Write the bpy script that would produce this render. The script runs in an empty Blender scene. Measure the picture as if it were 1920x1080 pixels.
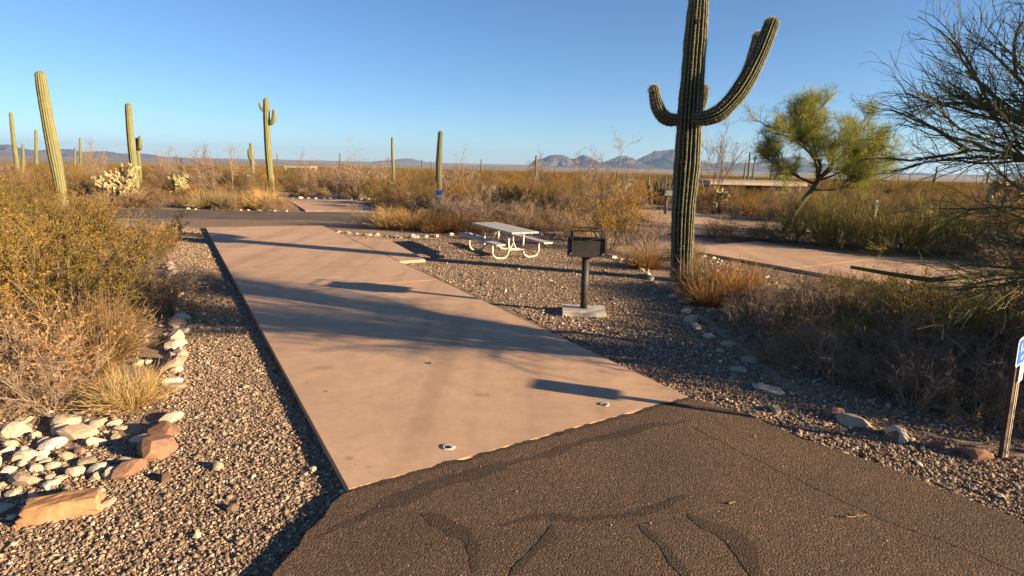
import bpy, math, random
import numpy as np
from mathutils import Vector, Matrix

# ------------------------------------------------------------------ camera, sky, sun, exposure
SC = bpy.context.scene
COL = SC.collection
CAM_H = 2.30
PITCH, ROLL, FPX = math.radians(12.0), math.radians(1.2), 1100.0
SUN_AZ, SUN_EL = math.radians(-20.0), math.radians(14.3)   # direction towards the sun, from +X
fw = np.array([0, math.cos(PITCH), -math.sin(PITCH)])
r0 = np.array([1.0, 0, 0]); u0 = np.cross(r0, fw)
ir = math.cos(ROLL) * r0 + math.sin(ROLL) * u0
iu = -math.sin(ROLL) * r0 + math.cos(ROLL) * u0

cam_d = bpy.data.cameras.new('camera'); cam = bpy.data.objects.new('camera', cam_d); COL.objects.link(cam)
cam_d.sensor_width = 36; cam_d.lens = 36 * FPX / 1920; cam_d.clip_start = 0.05; cam_d.clip_end = 90000
m = Matrix(((ir[0], iu[0], -fw[0], 0), (ir[1], iu[1], -fw[1], 0), (ir[2], iu[2], -fw[2], CAM_H), (0, 0, 0, 1)))
cam.matrix_world = m
SC.camera = cam

W = bpy.data.worlds.new('World'); SC.world = W; W.use_nodes = True
nt = W.node_tree
sky = nt.nodes.new('ShaderNodeTexSky'); sky.sky_type = 'NISHITA'; sky.sun_disc = False
sky.sun_elevation = SUN_EL; sky.sun_rotation = math.pi / 2 - SUN_AZ
sky.altitude = 2000; sky.air_density = 1.0; sky.dust_density = 0.3; sky.ozone_density = 4.6
bg = nt.nodes['Background']; bg.inputs['Strength'].default_value = 0.05
nt.links.new(sky.outputs[0], bg.inputs[0])

sun_d = bpy.data.lights.new('sun', 'SUN'); sun_d.energy = 5.0; sun_d.angle = math.radians(0.53); sun_d.color = (1.0, 0.77, 0.49)
sun = bpy.data.objects.new('sun', sun_d); COL.objects.link(sun)
sv = Vector((math.cos(SUN_EL) * math.cos(SUN_AZ), math.cos(SUN_EL) * math.sin(SUN_AZ), math.sin(SUN_EL)))
sun.rotation_euler = sv.to_track_quat('Z', 'Y').to_euler(); sun.location = sv * 50
SC.view_settings.view_transform = 'Standard'; SC.view_settings.look = 'None'
SC.view_settings.gamma = 1.0; SC.view_settings.exposure = 1.80
SC.render.engine = 'CYCLES'
SC.cycles.max_bounces = 6; SC.cycles.diffuse_bounces = 2; SC.cycles.glossy_bounces = 2
SC.cycles.transmission_bounces = 4; SC.cycles.volume_bounces = 0; SC.cycles.transparent_max_bounces = 8
SC.cycles.use_denoising = True

R = np.random.default_rng(7)

# ------------------------------------------------------------------ survey helpers: site plan in metres
def gp(x, y, z=0.0):            # ground point seen at a photo position
    d = fw * FPX + ir * (x - 960) + iu * (540 - y)
    t = (z - CAM_H) / d[2]
    return (d[0] * t, d[1] * t)
def dp(x, y, Y):                # point at depth Y
    d = fw * FPX + ir * (x - 960) + iu * (540 - y); t = Y / d[1]
    return np.array([d[0] * t, Y, CAM_H + d[2] * t])
def sstep(a, b, x):
    t = np.clip((x - a) / (b - a), 0, 1); return t * t * (3 - 2 * t)
def terrain(x, y):
    x = np.asarray(x, float); y = np.asarray(y, float); r = np.hypot(x, y)
    z = -0.013 * np.maximum(r - 36, 0) * (1 - sstep(1200, 2500, r)) - 26 * sstep(700, 2500, r) - 30 * sstep(2000, 6000, r)
    z = z + 0.22 * np.sin(x * .13 + 1) * np.sin(y * .11) * sstep(34, 60, r) * (1 - sstep(500, 1500, r))
    z = z - 1.1 * np.exp(-(((x - 24) / 13) ** 2 + ((y - 57) / 13) ** 2))
    return z
def tz(x, y): return float(terrain(x, y))

# ------------------------------------------------------------------ mesh helpers
class MB:
    def __init__(s): s.v = []; s.f = []; s.n = 0
    def add(s, V, F, mi=0, tint=None, smooth=False):
        V = np.asarray(V, float).reshape(-1, 3)
        F = np.asarray(F, int)
        t = np.full(len(V), .5) if tint is None else np.broadcast_to(np.asarray(tint, float), (len(V),))
        s.v.append((V, t)); s.f.append((F + s.n, mi, smooth)); s.n += len(V); return s
    def box(s, c, d, rot=0, mi=0, tint=None):
        x, y, z = np.array(d) / 2
        V = np.array([[i, j, k] for k in (-z, z) for j in (-y, y) for i in (-x, x)])
        if rot: cs, sn = math.cos(rot), math.sin(rot); V = V @ np.array([[cs, sn, 0], [-sn, cs, 0], [0, 0, 1]])
        return s.add(V + np.array(c), [[0, 2, 3, 1], [4, 5, 7, 6], [0, 1, 5, 4], [2, 6, 7, 3], [0, 4, 6, 2], [1, 3, 7, 5]], mi, tint)
    def tube(s, pts, r, n=10, mi=0, cap=True):
        V, F = tube(pts, r, n, cap)
        s.add(V, F[0], mi, smooth=True)
        if cap:
            base = s.n - len(V)
            s.f.append((np.array([list(range(n))[::-1]]) + base, mi, False))
            s.f.append((np.array([list(range(len(V) - n, len(V)))]) + base, mi, False))
        return s
    def mesh(s, name, mats):
        me = bpy.data.meshes.new(name)
        V = np.concatenate([a for a, b in s.v]); T = np.concatenate([b for a, b in s.v])
        nl = sum(f.size for f, _, _ in s.f); nf = sum(len(f) for f, _, _ in s.f)
        me.vertices.add(len(V)); me.vertices.foreach_set('co', V.astype(np.float32).ravel())
        me.loops.add(nl); me.polygons.add(nf)
        me.loops.foreach_set('vertex_index', np.concatenate([f.ravel() for f, _, _ in s.f]).astype(np.int32))
        tot = np.concatenate([np.full(len(f), f.shape[1]) for f, _, _ in s.f]).astype(np.int32)
        st = np.concatenate([[0], np.cumsum(tot)[:-1]]).astype(np.int32)
        me.polygons.foreach_set('loop_start', st); me.polygons.foreach_set('loop_total', tot)
        me.polygons.foreach_set('material_index', np.concatenate([np.full(len(f), mi) for f, mi, _ in s.f]).astype(np.int32))
        me.polygons.foreach_set('use_smooth', np.concatenate([np.full(len(f), sm) for f, _, sm in s.f]))
        for mm in (mats if isinstance(mats, (list, tuple)) else [mats]): me.materials.append(mm)
        a = me.attributes.new('tint', 'FLOAT', 'POINT'); a.data.foreach_set('value', T.astype(np.float32))
        me.update(calc_edges=True); me.validate(); return me

def nrm(a): return a / np.maximum(np.linalg.norm(a, axis=-1, keepdims=True), 1e-9)
def tube(pts, r, n, cap=True):
    P = np.asarray(pts, float); K = len(P); r = np.broadcast_to(np.asarray(r, float), (K,))
    T = nrm(np.gradient(P, axis=0)); ref = np.array([0, 0, 1.0]) if abs(T[0][2]) < .9 else np.array([1.0, 0, 0])
    u = nrm(np.cross(T[0], ref)); rings = []
    for k in range(K):
        u = nrm(u - T[k] * u.dot(T[k])); w = np.cross(T[k], u)
        a = np.arange(n) * 2 * math.pi / n
        rings.append(P[k] + r[k] * (np.cos(a)[:, None] * u + np.sin(a)[:, None] * w))
    V = np.concatenate(rings); F = []
    for k in range(K - 1):
        for i in range(n): j = (i + 1) % n; F.append([k * n + i, k * n + j, (k + 1) * n + j, (k + 1) * n + i])
    return V, [np.array(F)]
def arc(p0, p1, p2, n=6):       # rounded corner through p1
    t = np.linspace(0, 1, n)[:, None]; p0, p1, p2 = map(np.array, (p0, p1, p2))
    return list((1 - t) ** 2 * p0 + 2 * t * (1 - t) * p1 + t ** 2 * p2)

def strands(P, ra, rb, s=3):    # many tapering twigs at once; P is (N,K,3)
    N, K, _ = P.shape
    T = nrm(np.gradient(P, axis=1)); ref = nrm(R.normal(size=(N, 1, 3)))
    u = nrm(np.cross(T, ref)); w = np.cross(T, u)
    rr = (np.asarray(ra).reshape(-1, 1) * (1 - np.linspace(0, 1, K)) + np.asarray(rb).reshape(-1, 1) * np.linspace(0, 1, K))
    rr = np.broadcast_to(rr, (N, K))
    a = np.arange(s) * 2 * math.pi / s
    V = P[:, :, None, :] + rr[:, :, None, None] * (np.cos(a)[:, None] * u[:, :, None, :] + np.sin(a)[:, None] * w[:, :, None, :])
    base = (np.arange(N) * K * s)[:, None, None]; k = (np.arange(K - 1) * s)[None, :, None]; i = np.arange(s)[None, None, :]; j = (i + 1) % s
    F = np.stack([base + k + i, base + k + j, base + k + s + j, base + k + s + i], -1).reshape(-1, 4)
    return V.reshape(-1, 3), F
def grow(par, n, L, ang, up, wob, K=4, t0=.3, t1=1.0, lj=.4, grav=0.0):
    N, Kp, _ = par.shape
    idx = R.integers(N, size=n); t = R.uniform(t0, t1, n) * (Kp - 1); s = np.minimum(t.astype(int), Kp - 2); f = (t - s)[:, None]
    p = par[idx, s] * (1 - f) + par[idx, s + 1] * f
    d = nrm(par[idx, s + 1] - par[idx, s]); q = R.normal(size=(n, 3)); q = nrm(q - d * (q * d).sum(-1, keepdims=True))
    a = ang * R.uniform(.6, 1.3, (n, 1)); d = nrm(d * np.cos(a) + q * np.sin(a) + np.array([0, 0, up]))
    ln = (L * R.uniform(1 - lj, 1 + lj, (n, 1))) / (K - 1)
    out = [p]
    for k in range(K - 1):
        p = p + d * ln; p[:, 2] = np.maximum(p[:, 2], .01); out.append(p); d = nrm(d + R.normal(size=(n, 3)) * wob + np.array([0, 0, -grav]))
    return np.stack(out, 1)
def stems(n, L, tilt0, tilt1, rad, wob, K=5, up=0.0, lj=.3):
    az = R.uniform(0, 2 * math.pi, n); ti = np.radians(R.uniform(tilt0, tilt1, n))
    d = np.stack([np.sin(ti) * np.cos(az), np.sin(ti) * np.sin(az), np.cos(ti)], -1)
    rr = rad * np.sqrt(R.uniform(0, 1, n)); p = np.stack([rr * np.cos(az), rr * np.sin(az), np.full(n, -.03)], -1)
    ln = L * R.uniform(1 - lj, 1 + lj, (n, 1)) / (K - 1); out = [p]
    for k in range(K - 1):
        p = p + d * ln; out.append(p); d = nrm(d + R.normal(size=(n, 3)) * wob + np.array([0, 0, up]))
    return np.stack(out, 1)
def leaves(P, n, ln, wd, t0=.2):   # small rhombic leaves along twigs
    N, K, _ = P.shape
    idx = R.integers(N, size=n); t = R.uniform(t0, 1, n) * (K - 1); s = np.minimum(t.astype(int), K - 2); f = (t - s)[:, None]
    p = P[idx, s] * (1 - f) + P[idx, s + 1] * f
    d = nrm(nrm(P[idx, s + 1] - P[idx, s]) * .6 + R.normal(size=(n, 3)) * .7 + np.array([0, 0, .25])); w = nrm(np.cross(d, R.normal(size=(n, 3))))
    l = ln * R.uniform(.6, 1.4, (n, 1)); b = wd * R.uniform(.7, 1.3, (n, 1))
    V = np.stack([p, p + d * l * .5 + w * b, p + d * l, p + d * l * .5 - w * b], 1).reshape(-1, 3)
    F = np.arange(4 * n).reshape(-1, 4); return V, F, np.repeat(R.uniform(0, 1, n), 4)

# ------------------------------------------------------------------ scene objects
def link(o, parent=None):
    COL.objects.link(o)
    if parent is not None: o.parent = parent
    return o
def tag(o, label=None, cat=None, group=None, kind=None):
    if label: o['label'] = label
    if cat: o['category'] = cat
    if group: o['group'] = group
    if kind: o['kind'] = kind
    return o
def part(name, me, parent=None): return link(bpy.data.objects.new(name, me), parent)
def thing(name, loc, rz, label, cat, group=None, sc=1.0):
    o = bpy.data.objects.new(name, None); COL.objects.link(o); o.empty_display_size = .1
    o.location = loc; o.rotation_euler = (0, 0, rz); o.scale = (sc, sc, sc) if np.isscalar(sc) else sc
    return tag(o, label, cat, group)

# ------------------------------------------------------------------ materials
def mat(name):
    m = bpy.data.materials.new(name); m.use_nodes = True; nt = m.node_tree
    b = nt.nodes['Principled BSDF']; b.inputs['Specular IOR Level'].default_value = .25
    return m, nt, b
def N(nt, t, **k):
    n = nt.nodes.new(t)
    for a, v in k.items():
        if a.startswith('i_'):
            n.inputs[a[2:].replace('_', ' ')].default_value = v
        else: setattr(n, a, v)
    return n
def ramp(nt, fac, stops, interp='LINEAR'):
    r = nt.nodes.new('ShaderNodeValToRGB'); r.color_ramp.interpolation = interp; e = r.color_ramp.elements
    while len(e) > 1: e.remove(e[-1])
    e[0].position = stops[0][0]; e[0].color = (*stops[0][1], 1)
    for p, c in stops[1:]: q = e.new(p); q.color = (*c, 1)
    nt.links.new(fac, r.inputs[0]); return r.outputs[0]
def mixc(nt, f, a, b, mode='MIX'):
    n = nt.nodes.new('ShaderNodeMix'); n.data_type = 'RGBA'; n.blend_type = mode
    for s, v in ((0, f), (6, a), (7, b)):
        if isinstance(v, (int, float)): n.inputs[s].default_value = v
        elif isinstance(v, tuple): n.inputs[s].default_value = (*v, 1)
        else: nt.links.new(v, n.inputs[s])
    return n.outputs[2]
def noise(nt, co, scale, detail=4, rough=.55):
    n = N(nt, 'ShaderNodeTexNoise'); n.inputs['Scale'].default_value = scale; n.inputs['Detail'].default_value = detail; n.inputs['Roughness'].default_value = rough
    nt.links.new(co, n.inputs['Vector']); return n.outputs['Fac']
def voro(nt, co, scale, feature='F1', rnd=1.0):
    n = N(nt, 'ShaderNodeTexVoronoi'); n.feature = feature; n.inputs['Scale'].default_value = scale; n.inputs['Randomness'].default_value = rnd
    nt.links.new(co, n.inputs['Vector']); return n
def pos(nt): return N(nt, 'ShaderNodeNewGeometry').outputs['Position']
def obc(nt): return N(nt, 'ShaderNodeTexCoord').outputs['Object']
def bump(nt, b, h, strength, dist):
    n = N(nt, 'ShaderNodeBump'); n.inputs['Strength'].default_value = strength; n.inputs['Distance'].default_value = dist
    nt.links.new(h, n.inputs['Height']); nt.links.new(n.outputs[0], b.inputs['Normal'])
def math2(nt, op, a, b):
    n = N(nt, 'ShaderNodeMath', operation=op)
    for i, v in enumerate((a, b)):
        if isinstance(v, (int, float)): n.inputs[i].default_value = v
        else: nt.links.new(v, n.inputs[i])
    return n.outputs[0]

def m_plain(name, c1, c2=None, scale=6, rough=.85, spec=.25, bs=0, bd=.01, metal=0, rnd=0.0):
    m, nt, b = mat(name); co = obc(nt); b.inputs['Roughness'].default_value = rough; b.inputs['Specular IOR Level'].default_value = spec
    b.inputs['Metallic'].default_value = metal
    c = ramp(nt, noise(nt, co, scale, 6, .65), [(.3, c1), (.7, c2 or c1)])
    if rnd:
        oi = N(nt, 'ShaderNodeObjectInfo').outputs['Random']
        c = mixc(nt, 1.0, c, ramp(nt, oi, [(0, (1 - rnd,) * 3), (1, (1 + rnd * .0,) * 3)]), 'MULTIPLY')
    nt.links.new(c, b.inputs['Base Color'])
    if bs: bump(nt, b, noise(nt, co, scale * 4, 6, .7), bs, bd)
    return m
def m_leaf(name, stops, trans=.35, rnd=True):
    m, nt, b = mat(name); b.inputs['Roughness'].default_value = .75; b.inputs['Specular IOR Level'].default_value = .15
    at = N(nt, 'ShaderNodeAttribute', attribute_name='tint').outputs['Fac']
    c = ramp(nt, at, stops)
    if rnd:
        oi = N(nt, 'ShaderNodeObjectInfo').outputs['Random']
        c = mixc(nt, 1.0, c, ramp(nt, oi, [(0, (.55, .6, .62)), (.5, (.92, .92, .88)), (1, (1.18, 1.02, .8))]), 'MULTIPLY')
    nt.links.new(c, b.inputs['Base Color'])
    if trans:
        t = N(nt, 'ShaderNodeBsdfTranslucent'); nt.links.new(c, t.inputs['Color']); mx = N(nt, 'ShaderNodeMixShader'); mx.inputs[0].default_value = trans
        nt.links.new(b.outputs[0], mx.inputs[1]); nt.links.new(t.outputs[0], mx.inputs[2]); nt.links.new(mx.outputs[0], nt.nodes['Material Output'].inputs['Surface'])
    return m

def make_ground():
    m, nt, b = mat('desert_soil'); co = pos(nt); b.inputs['Roughness'].default_value = .95
    n1 = noise(nt, co, .5, 5); n2 = noise(nt, co, 9, 6, .7)
    c = mixc(nt, n2, (.19, .125, .08), (.33, .235, .155)); c = mixc(nt, math2(nt, 'MULTIPLY', n1, .6), c, (.27, .19, .12))
    v = voro(nt, co, 22); c = mixc(nt, ramp(nt, v.outputs['Distance'], [(.18, (1, 1, 1)), (.3, (0, 0, 0))]), c, mixc(nt, N2(nt, v), (.2, .14, .1), (.5, .4, .3)))
    # far scrub read as mottling only beyond the built plants
    ln = N(nt, 'ShaderNodeVectorMath', operation='LENGTH'); nt.links.new(co, ln.inputs[0])
    far = N(nt, 'ShaderNodeMapRange'); far.inputs[1].default_value = 150; far.inputs[2].default_value = 700; nt.links.new(ln.outputs['Value'], far.inputs[0])
    fs = ramp(nt, noise(nt, co, .09, 4, .6), [(.4, (.30, .225, .14)), (.62, (.135, .105, .05))])
    fs2 = ramp(nt, noise(nt, co, .0013, 3, .5), [(.35, (.8, .78, .7)), (.6, (1.25, 1.2, 1.15))])
    fs = mixc(nt, 1.0, fs, fs2, 'MULTIPLY')
    c = mixc(nt, far.outputs[0], c, fs)
    nt.links.new(c, b.inputs['Base Color']); bump(nt, b, n2, .6, .05); return m
def N2(nt, v):
    s = N(nt, 'ShaderNodeSeparateColor'); nt.links.new(v.outputs['Color'], s.inputs[0]); return s.outputs[0]
def make_gravel():
    m, nt, b = mat('gravel_bed'); co = pos(nt); b.inputs['Roughness'].default_value = .9
    v = voro(nt, co, 55); v2 = voro(nt, co, 120)
    c = ramp(nt, N2(nt, v), [(0, (.085, .055, .036)), (.3, (.185, .12, .078)), (.6, (.28, .19, .124)), (.85, (.36, .255, .173)), (1, (.47, .375, .275))])
    c = mixc(nt, math2(nt, 'MULTIPLY', noise(nt, co, .8, 4), .55), c, (.25, .17, .115))
    nt.links.new(c, b.inputs['Base Color'])
    h = math2(nt, 'ADD', math2(nt, 'SUBTRACT', .6, v.outputs['Distance']), math2(nt, 'MULTIPLY', v2.outputs['Distance'], -.4)); bump(nt, b, h, 1.0, .03); return m
def make_pebble():
    m, nt, b = mat('pebble'); b.inputs['Roughness'].default_value = .85
    oi = N(nt, 'ShaderNodeObjectInfo').outputs['Random']
    c = ramp(nt, oi, [(0, (.085, .056, .038)), (.25, (.175, .115, .075)), (.6, (.275, .188, .124)), (.87, (.37, .265, .18)), (.97, (.48, .38, .275)), (1, (.60, .51, .4))])
    nt.links.new(c, b.inputs['Base Color']); return m
def make_asphalt(name, c1, c2, hl=1.0):
    m, nt, b = mat(name); co = pos(nt); b.inputs['Roughness'].default_value = .9; b.inputs['Specular IOR Level'].default_value = .3
    v = voro(nt, co, 85); g = N2(nt, v)
    c = ramp(nt, g, [(0, tuple(x * .62 for x in c1)), (.45, c1), (.85, c2), (.975, tuple(x * (1 + .35 * hl) for x in c2)), (1, tuple(x * (1 + 1.6 * hl) for x in c2))])
    c = mixc(nt, 1.0, c, ramp(nt, noise(nt, co, .7, 5, .6), [(.3, (.72, .72, .72)), (.7, (1.2, 1.15, 1.1))]), 'MULTIPLY')
    nt.links.new(c, b.inputs['Base Color'])
    h = math2(nt, 'ADD', math2(nt, 'MULTIPLY', v.outputs['Distance'], -1.0), math2(nt, 'MULTIPLY', noise(nt, co, 160, 3, .7), .7)); bump(nt, b, h, .9, .012); return m
def make_concrete(name, c1, c2):
    m, nt, b = mat(name); co = pos(nt); b.inputs['Roughness'].default_value = .8
    n1 = noise(nt, co, .55, 6, .6); n2 = noise(nt, co, 5, 7, .7); n3 = noise(nt, co, 90, 4, .7)
    c = mixc(nt, ramp(nt, n1, [(.35, (0,) * 3), (.65, (1,) * 3)]), c1, c2)
    c = mixc(nt, 1.0, c, ramp(nt, n2, [(.25, (.84, .83, .82)), (.75, (1.1, 1.1, 1.1))]), 'MULTIPLY')
    c = mixc(nt, ramp(nt, noise(nt, co, 1.7, 5, .7), [(.56, (0,) * 3), (.78, (.42,) * 3)]), c, (.19, .145, .125))
    sp = voro(nt, co, 7); c = mixc(nt, ramp(nt, sp.outputs['Distance'], [(.03, (.8,) * 3), (.07, (0,) * 3)]), c, (.12, .09, .07))
    c = mixc(nt, 1.0, c, ramp(nt, n3, [(.3, (.9,) * 3), (.7, (1.07,) * 3)]), 'MULTIPLY')
    # broom finish across the slab, drips and tyre smudges
    mp = N(nt, 'ShaderNodeMapping'); mp.inputs['Rotation'].default_value = (0, 0, math.radians(-30)); mp.inputs['Scale'].default_value = (3, 130, 1); nt.links.new(co, mp.inputs[0])
    br = noise(nt, mp.outputs[0], 1.0, 3, .6); c = mixc(nt, 1.0, c, ramp(nt, br, [(.3, (.93,) * 3), (.7, (1.05,) * 3)]), 'MULTIPLY')
    mp2 = N(nt, 'ShaderNodeMapping'); mp2.inputs['Rotation'].default_value = (0, 0, math.radians(-30)); mp2.inputs['Scale'].default_value = (2.2, .12, 1); nt.links.new(co, mp2.inputs[0])
    c = mixc(nt, 1.0, c, ramp(nt, noise(nt, mp2.outputs[0], 1.0, 3, .5), [(.36, (.86, .85, .84)), (.5, (1.0,) * 3), (.7, (1.05,) * 3)]), 'MULTIPLY')
    for px, py, sx, sy in ((485, 500, .32, .10), (520, 515, .22, .06), (690, 600, .18, .12), (905, 742, .10, .08), (655, 860, .05, .04), (690, 878, .04, .03), (760, 905, .14, .05), (600, 690, .16, .10)):
        g = gp(px, py, .07); v = N(nt, 'ShaderNodeVectorMath', operation='SUBTRACT'); nt.links.new(co, v.inputs[0]); v.inputs[1].default_value = (g[0], g[1], .07)
        w = N(nt, 'ShaderNodeVectorMath', operation='MULTIPLY'); nt.links.new(v.outputs[0], w.inputs[0]); w.inputs[1].default_value = (1 / sx, 1 / sy, 0); l = N(nt, 'ShaderNodeVectorMath', operation='LENGTH'); nt.links.new(w.outputs[0], l.inputs[0])
        d = math2(nt, 'ADD', l.outputs['Value'], math2(nt, 'MULTIPLY', math2(nt, 'SUBTRACT', n2, .5), 2.2)); c = mixc(nt, ramp(nt, d, [(.3, (.38,) * 3), (1.0, (0,) * 3)]), c, (.13, .095, .07))
    nt.links.new(c, b.inputs['Base Color']); bump(nt, b, math2(nt, 'ADD', math2(nt, 'ADD', n3, math2(nt, 'MULTIPLY', n2, 1.5)), br), .28, .006); return m
def make_rock(name, stops, rnd=True, bscale=9):
    m, nt, b = mat(name); b.inputs['Roughness'].default_value = .88; co = obc(nt)
    oi = N(nt, 'ShaderNodeObjectInfo').outputs['Random']
    c = ramp(nt, oi if rnd else noise(nt, co, 3, 4), stops)
    c = mixc(nt, 1.0, c, ramp(nt, noise(nt, co, bscale, 6, .7), [(.28, (.6, .56, .52)), (.7, (1.15, 1.12, 1.1))]), 'MULTIPLY')
    nt.links.new(c, b.inputs['Base Color']); bump(nt, b, noise(nt, co, bscale * 2, 7, .7), .5, .03); return m
def make_cactus(name, dark, crest, spine, woody=True, band=0.0):
    m, nt, b = mat(name); b.inputs['Roughness'].default_value = .6; b.inputs['Specular IOR Level'].default_value = .3; co = obc(nt)
    at = N(nt, 'ShaderNodeAttribute', attribute_name='tint').outputs['Fac']
    c = ramp(nt, at, [(0, dark), (.6, crest), (.88, crest), (1, spine)])
    c = mixc(nt, 1.0, c, ramp(nt, noise(nt, co, 3, 5, .7), [(.3, (.75, .78, .7)), (.7, (1.12, 1.08, 1.0))]), 'MULTIPLY')
    if woody:
        sx = N(nt, 'ShaderNodeSeparateXYZ'); nt.links.new(co, sx.inputs[0])
        z = math2(nt, 'ADD', sx.outputs[2], math2(nt, 'MULTIPLY', noise(nt, co, 4, 4), .9))
        c = mixc(nt, ramp(nt, math2(nt, 'MULTIPLY', z, .5), [(.28, (1,) * 3), (.5, (0,) * 3)]), c, mixc(nt, noise(nt, co, 14, 5, .7), (.10, .075, .055), (.24, .18, .12)))
    sc_ = ramp(nt, noise(nt, co, 7, 5, .75), [(.66, (0,) * 3), (.74, (.75,) * 3)]); c = mixc(nt, sc_, c, (.10, .075, .05))
    nt.links.new(c, b.inputs['Base Color']); bump(nt, b, noise(nt, co, 40, 4, .7), .3, .01); return m

M = dict(
    soil=make_ground(), gravel=make_gravel(), pebble=make_pebble(),
    asphalt=make_asphalt('asphalt_drive', (.098, .062, .038), (.138, .088, .055), .7), asphalt2=make_asphalt('asphalt_loop', (.10, .08, .065), (.15, .12, .095)),
    seal=make_asphalt('crack_sealant', (.060, .039, .025), (.084, .054, .034), .35), seal2=make_asphalt('crack_sealant_dusty', (.098, .068, .038), (.13, .09, .052), .35),
    concrete=make_concrete('pink_concrete', (.535, .345, .215), (.45, .288, .182)), footing=make_concrete('grey_concrete', (.50, .45, .38), (.44, .39, .33)),
    rockw=make_rock('white_rock', [(0, (.40, .31, .22)), (.4, (.52, .43, .32)), (.8, (.62, .54, .42)), (1, (.70, .63, .51))]),
    rockm=make_rock('mixed_rock', [(0, (.30, .21, .15)), (.4, (.42, .33, .24)), (.7, (.55, .47, .37)), (.85, (.36, .2, .12)), (1, (.66, .58, .47))]),
    rockr=make_rock('red_rock', [(0, (.22, .12, .08)), (1, (.30, .17, .11))]), sandstone=make_rock('orange_sandstone', [(.3, (.30, .165, .085)), (.7, (.40, .24, .125))], False, 6),
    mount=None,
    twig=m_plain('brown_twig', (.18, .12, .075), (.32, .23, .155), 8, .9, .1), greytwig=m_plain('grey_twig', (.17, .115, .078), (.29, .21, .15), 8, .9, .1),
    darktwig=m_plain('dark_twig', (.09, .065, .045), (.17, .12, .085), 8, .9, .1),
    creo=m_leaf('creosote_leaf', [(0, (.18, .125, .022)), (.5, (.36, .23, .035)), (.8, (.49, .30, .048)), (1, (.56, .35, .075))]),
    creob=m_leaf('brown_scrub_leaf', [(0, (.21, .125, .052)), (.5, (.35, .215, .088)), (1, (.48, .31, .135))]),
    olive=m_leaf('olive_leaf', [(0, (.13, .10, .025)), (.5, (.25, .18, .045)), (1, (.38, .26, .07))]),
    burs=m_leaf('bursage_leaf', [(0, (.26, .155, .068)), (.5, (.40, .245, .115)), (1, (.54, .36, .185))]),
    grass=m_leaf('dry_grass', [(0, (.36, .235, .09)), (.5, (.54, .38, .165)), (1, (.68, .51, .25))], .3),
    grasso=m_leaf('dry_grass_rust', [(0, (.22, .12, .05)), (.5, (.36, .21, .09)), (1, (.48, .31, .14))], .3),
    broom=m_leaf('green_broom_twig', [(0, (.09, .098, .032)), (.5, (.175, .172, .054)), (1, (.30, .265, .085))], .15),
    pv=m_leaf('palo_verde_twig', [(0, (.25, .265, .06)), (.5, (.42, .42, .10)), (1, (.58, .55, .16))], .5, False), pvn=m_leaf('palo_verde_twig_backlit', [(0, (.065, .072, .036)), (.5, (.11, .113, .055)), (1, (.17, .16, .075))], .1, False),  # pvn: backlit look of the near tree's twigs put into a darker colour
    pvb=m_plain('palo_verde_bark', (.075, .07, .028), (.16, .14, .06), 5, .8, .2, .3, .01), pvbd=m_plain('dark_bark', (.055, .05, .03), (.11, .10, .055), 5, .85, .2, .3, .01),
    sag=make_cactus('saguaro_skin', (.022, .028, .013), (.062, .066, .027), (.30, .25, .15)), sagy=make_cactus('saguaro_skin_yellow', (.085, .088, .038), (.175, .165, .068), (.30, .26, .14)),
    sagd=make_cactus('saguaro_skin_dark', (.05, .055, .03), (.10, .10, .055), (.2, .17, .11)),
    spine=m_plain('cactus_spine', (.42, .36, .25), (.6, .53, .40), 8, .8, .2),
    cholla=m_leaf('cholla_joint', [(0, (.22, .17, .08)), (.5, (.38, .31, .16)), (1, (.52, .44, .26))], .15, False), chollatrunk=m_plain('cholla_trunk', (.05, .038, .028), (.12, .085, .06), 8, .95, .1, .6, .02),
    alu=m_plain('weathered_board', (.33, .30, .26), (.45, .41, .355), 12, .6, .4, .2, .003), pipe=m_plain('galvanised_pipe', (.42, .38, .30), (.52, .47, .38), 10, .45, .5, 0, 0, .25),
    steel=m_plain('black_steel', (.022, .019, .016), (.048, .039, .031), 9, .6, .4, .3, .004), rust=m_plain('rusty_steel', (.05, .03, .022), (.11, .06, .04), 9, .8, .3, .3, .004), bolt=m_plain('zinc_bolt', (.5, .48, .44), (.6, .57, .52), 9, .4, .5, 0, 0, .6),
    blue=m_plain('sign_blue', (.006, .10, .52), (.008, .12, .56), 3, .45, .4), white=m_plain('sign_white', (.72, .70, .66), (.8, .78, .74), 4, .55, .3), post=m_plain('brown_post', (.045, .03, .02), (.08, .05, .035), 8, .75, .3),
    wall=m_plain('tan_block_wall', (.25, .165, .10), (.31, .21, .13), 3, .9, .1), roof=m_plain('roof_fascia', (.30, .24, .175), (.38, .31, .23), 3, .8, .2), door=m_plain('rust_door', (.24, .085, .04), (.3, .11, .05), 3, .6, .3), wood=m_plain('pale_beam', (.42, .34, .24), (.52, .43, .31), 6, .8, .2), dark=m_plain('dark_opening', (.02, .016, .012), None, 3, .9, .1),
)
def make_mount(name, c1, c2):
    m, nt, b = mat(name); co = pos(nt); b.inputs['Roughness'].default_value = .95
    c = mixc(nt, ramp(nt, noise(nt, co, .004, 8, .7), [(.35, (0,) * 3), (.65, (1,) * 3)]), c1, c2); nt.links.new(c, b.inputs['Base Color']); bump(nt, b, noise(nt, co, .006, 8, .75), 1.0, 60); return m
M['mount'] = make_mount('mountain_rock', (.055, .045, .042), (.13, .10, .09)); M['hill'] = make_mount('hill_scrub', (.10, .075, .05), (.17, .125, .08))

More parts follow.
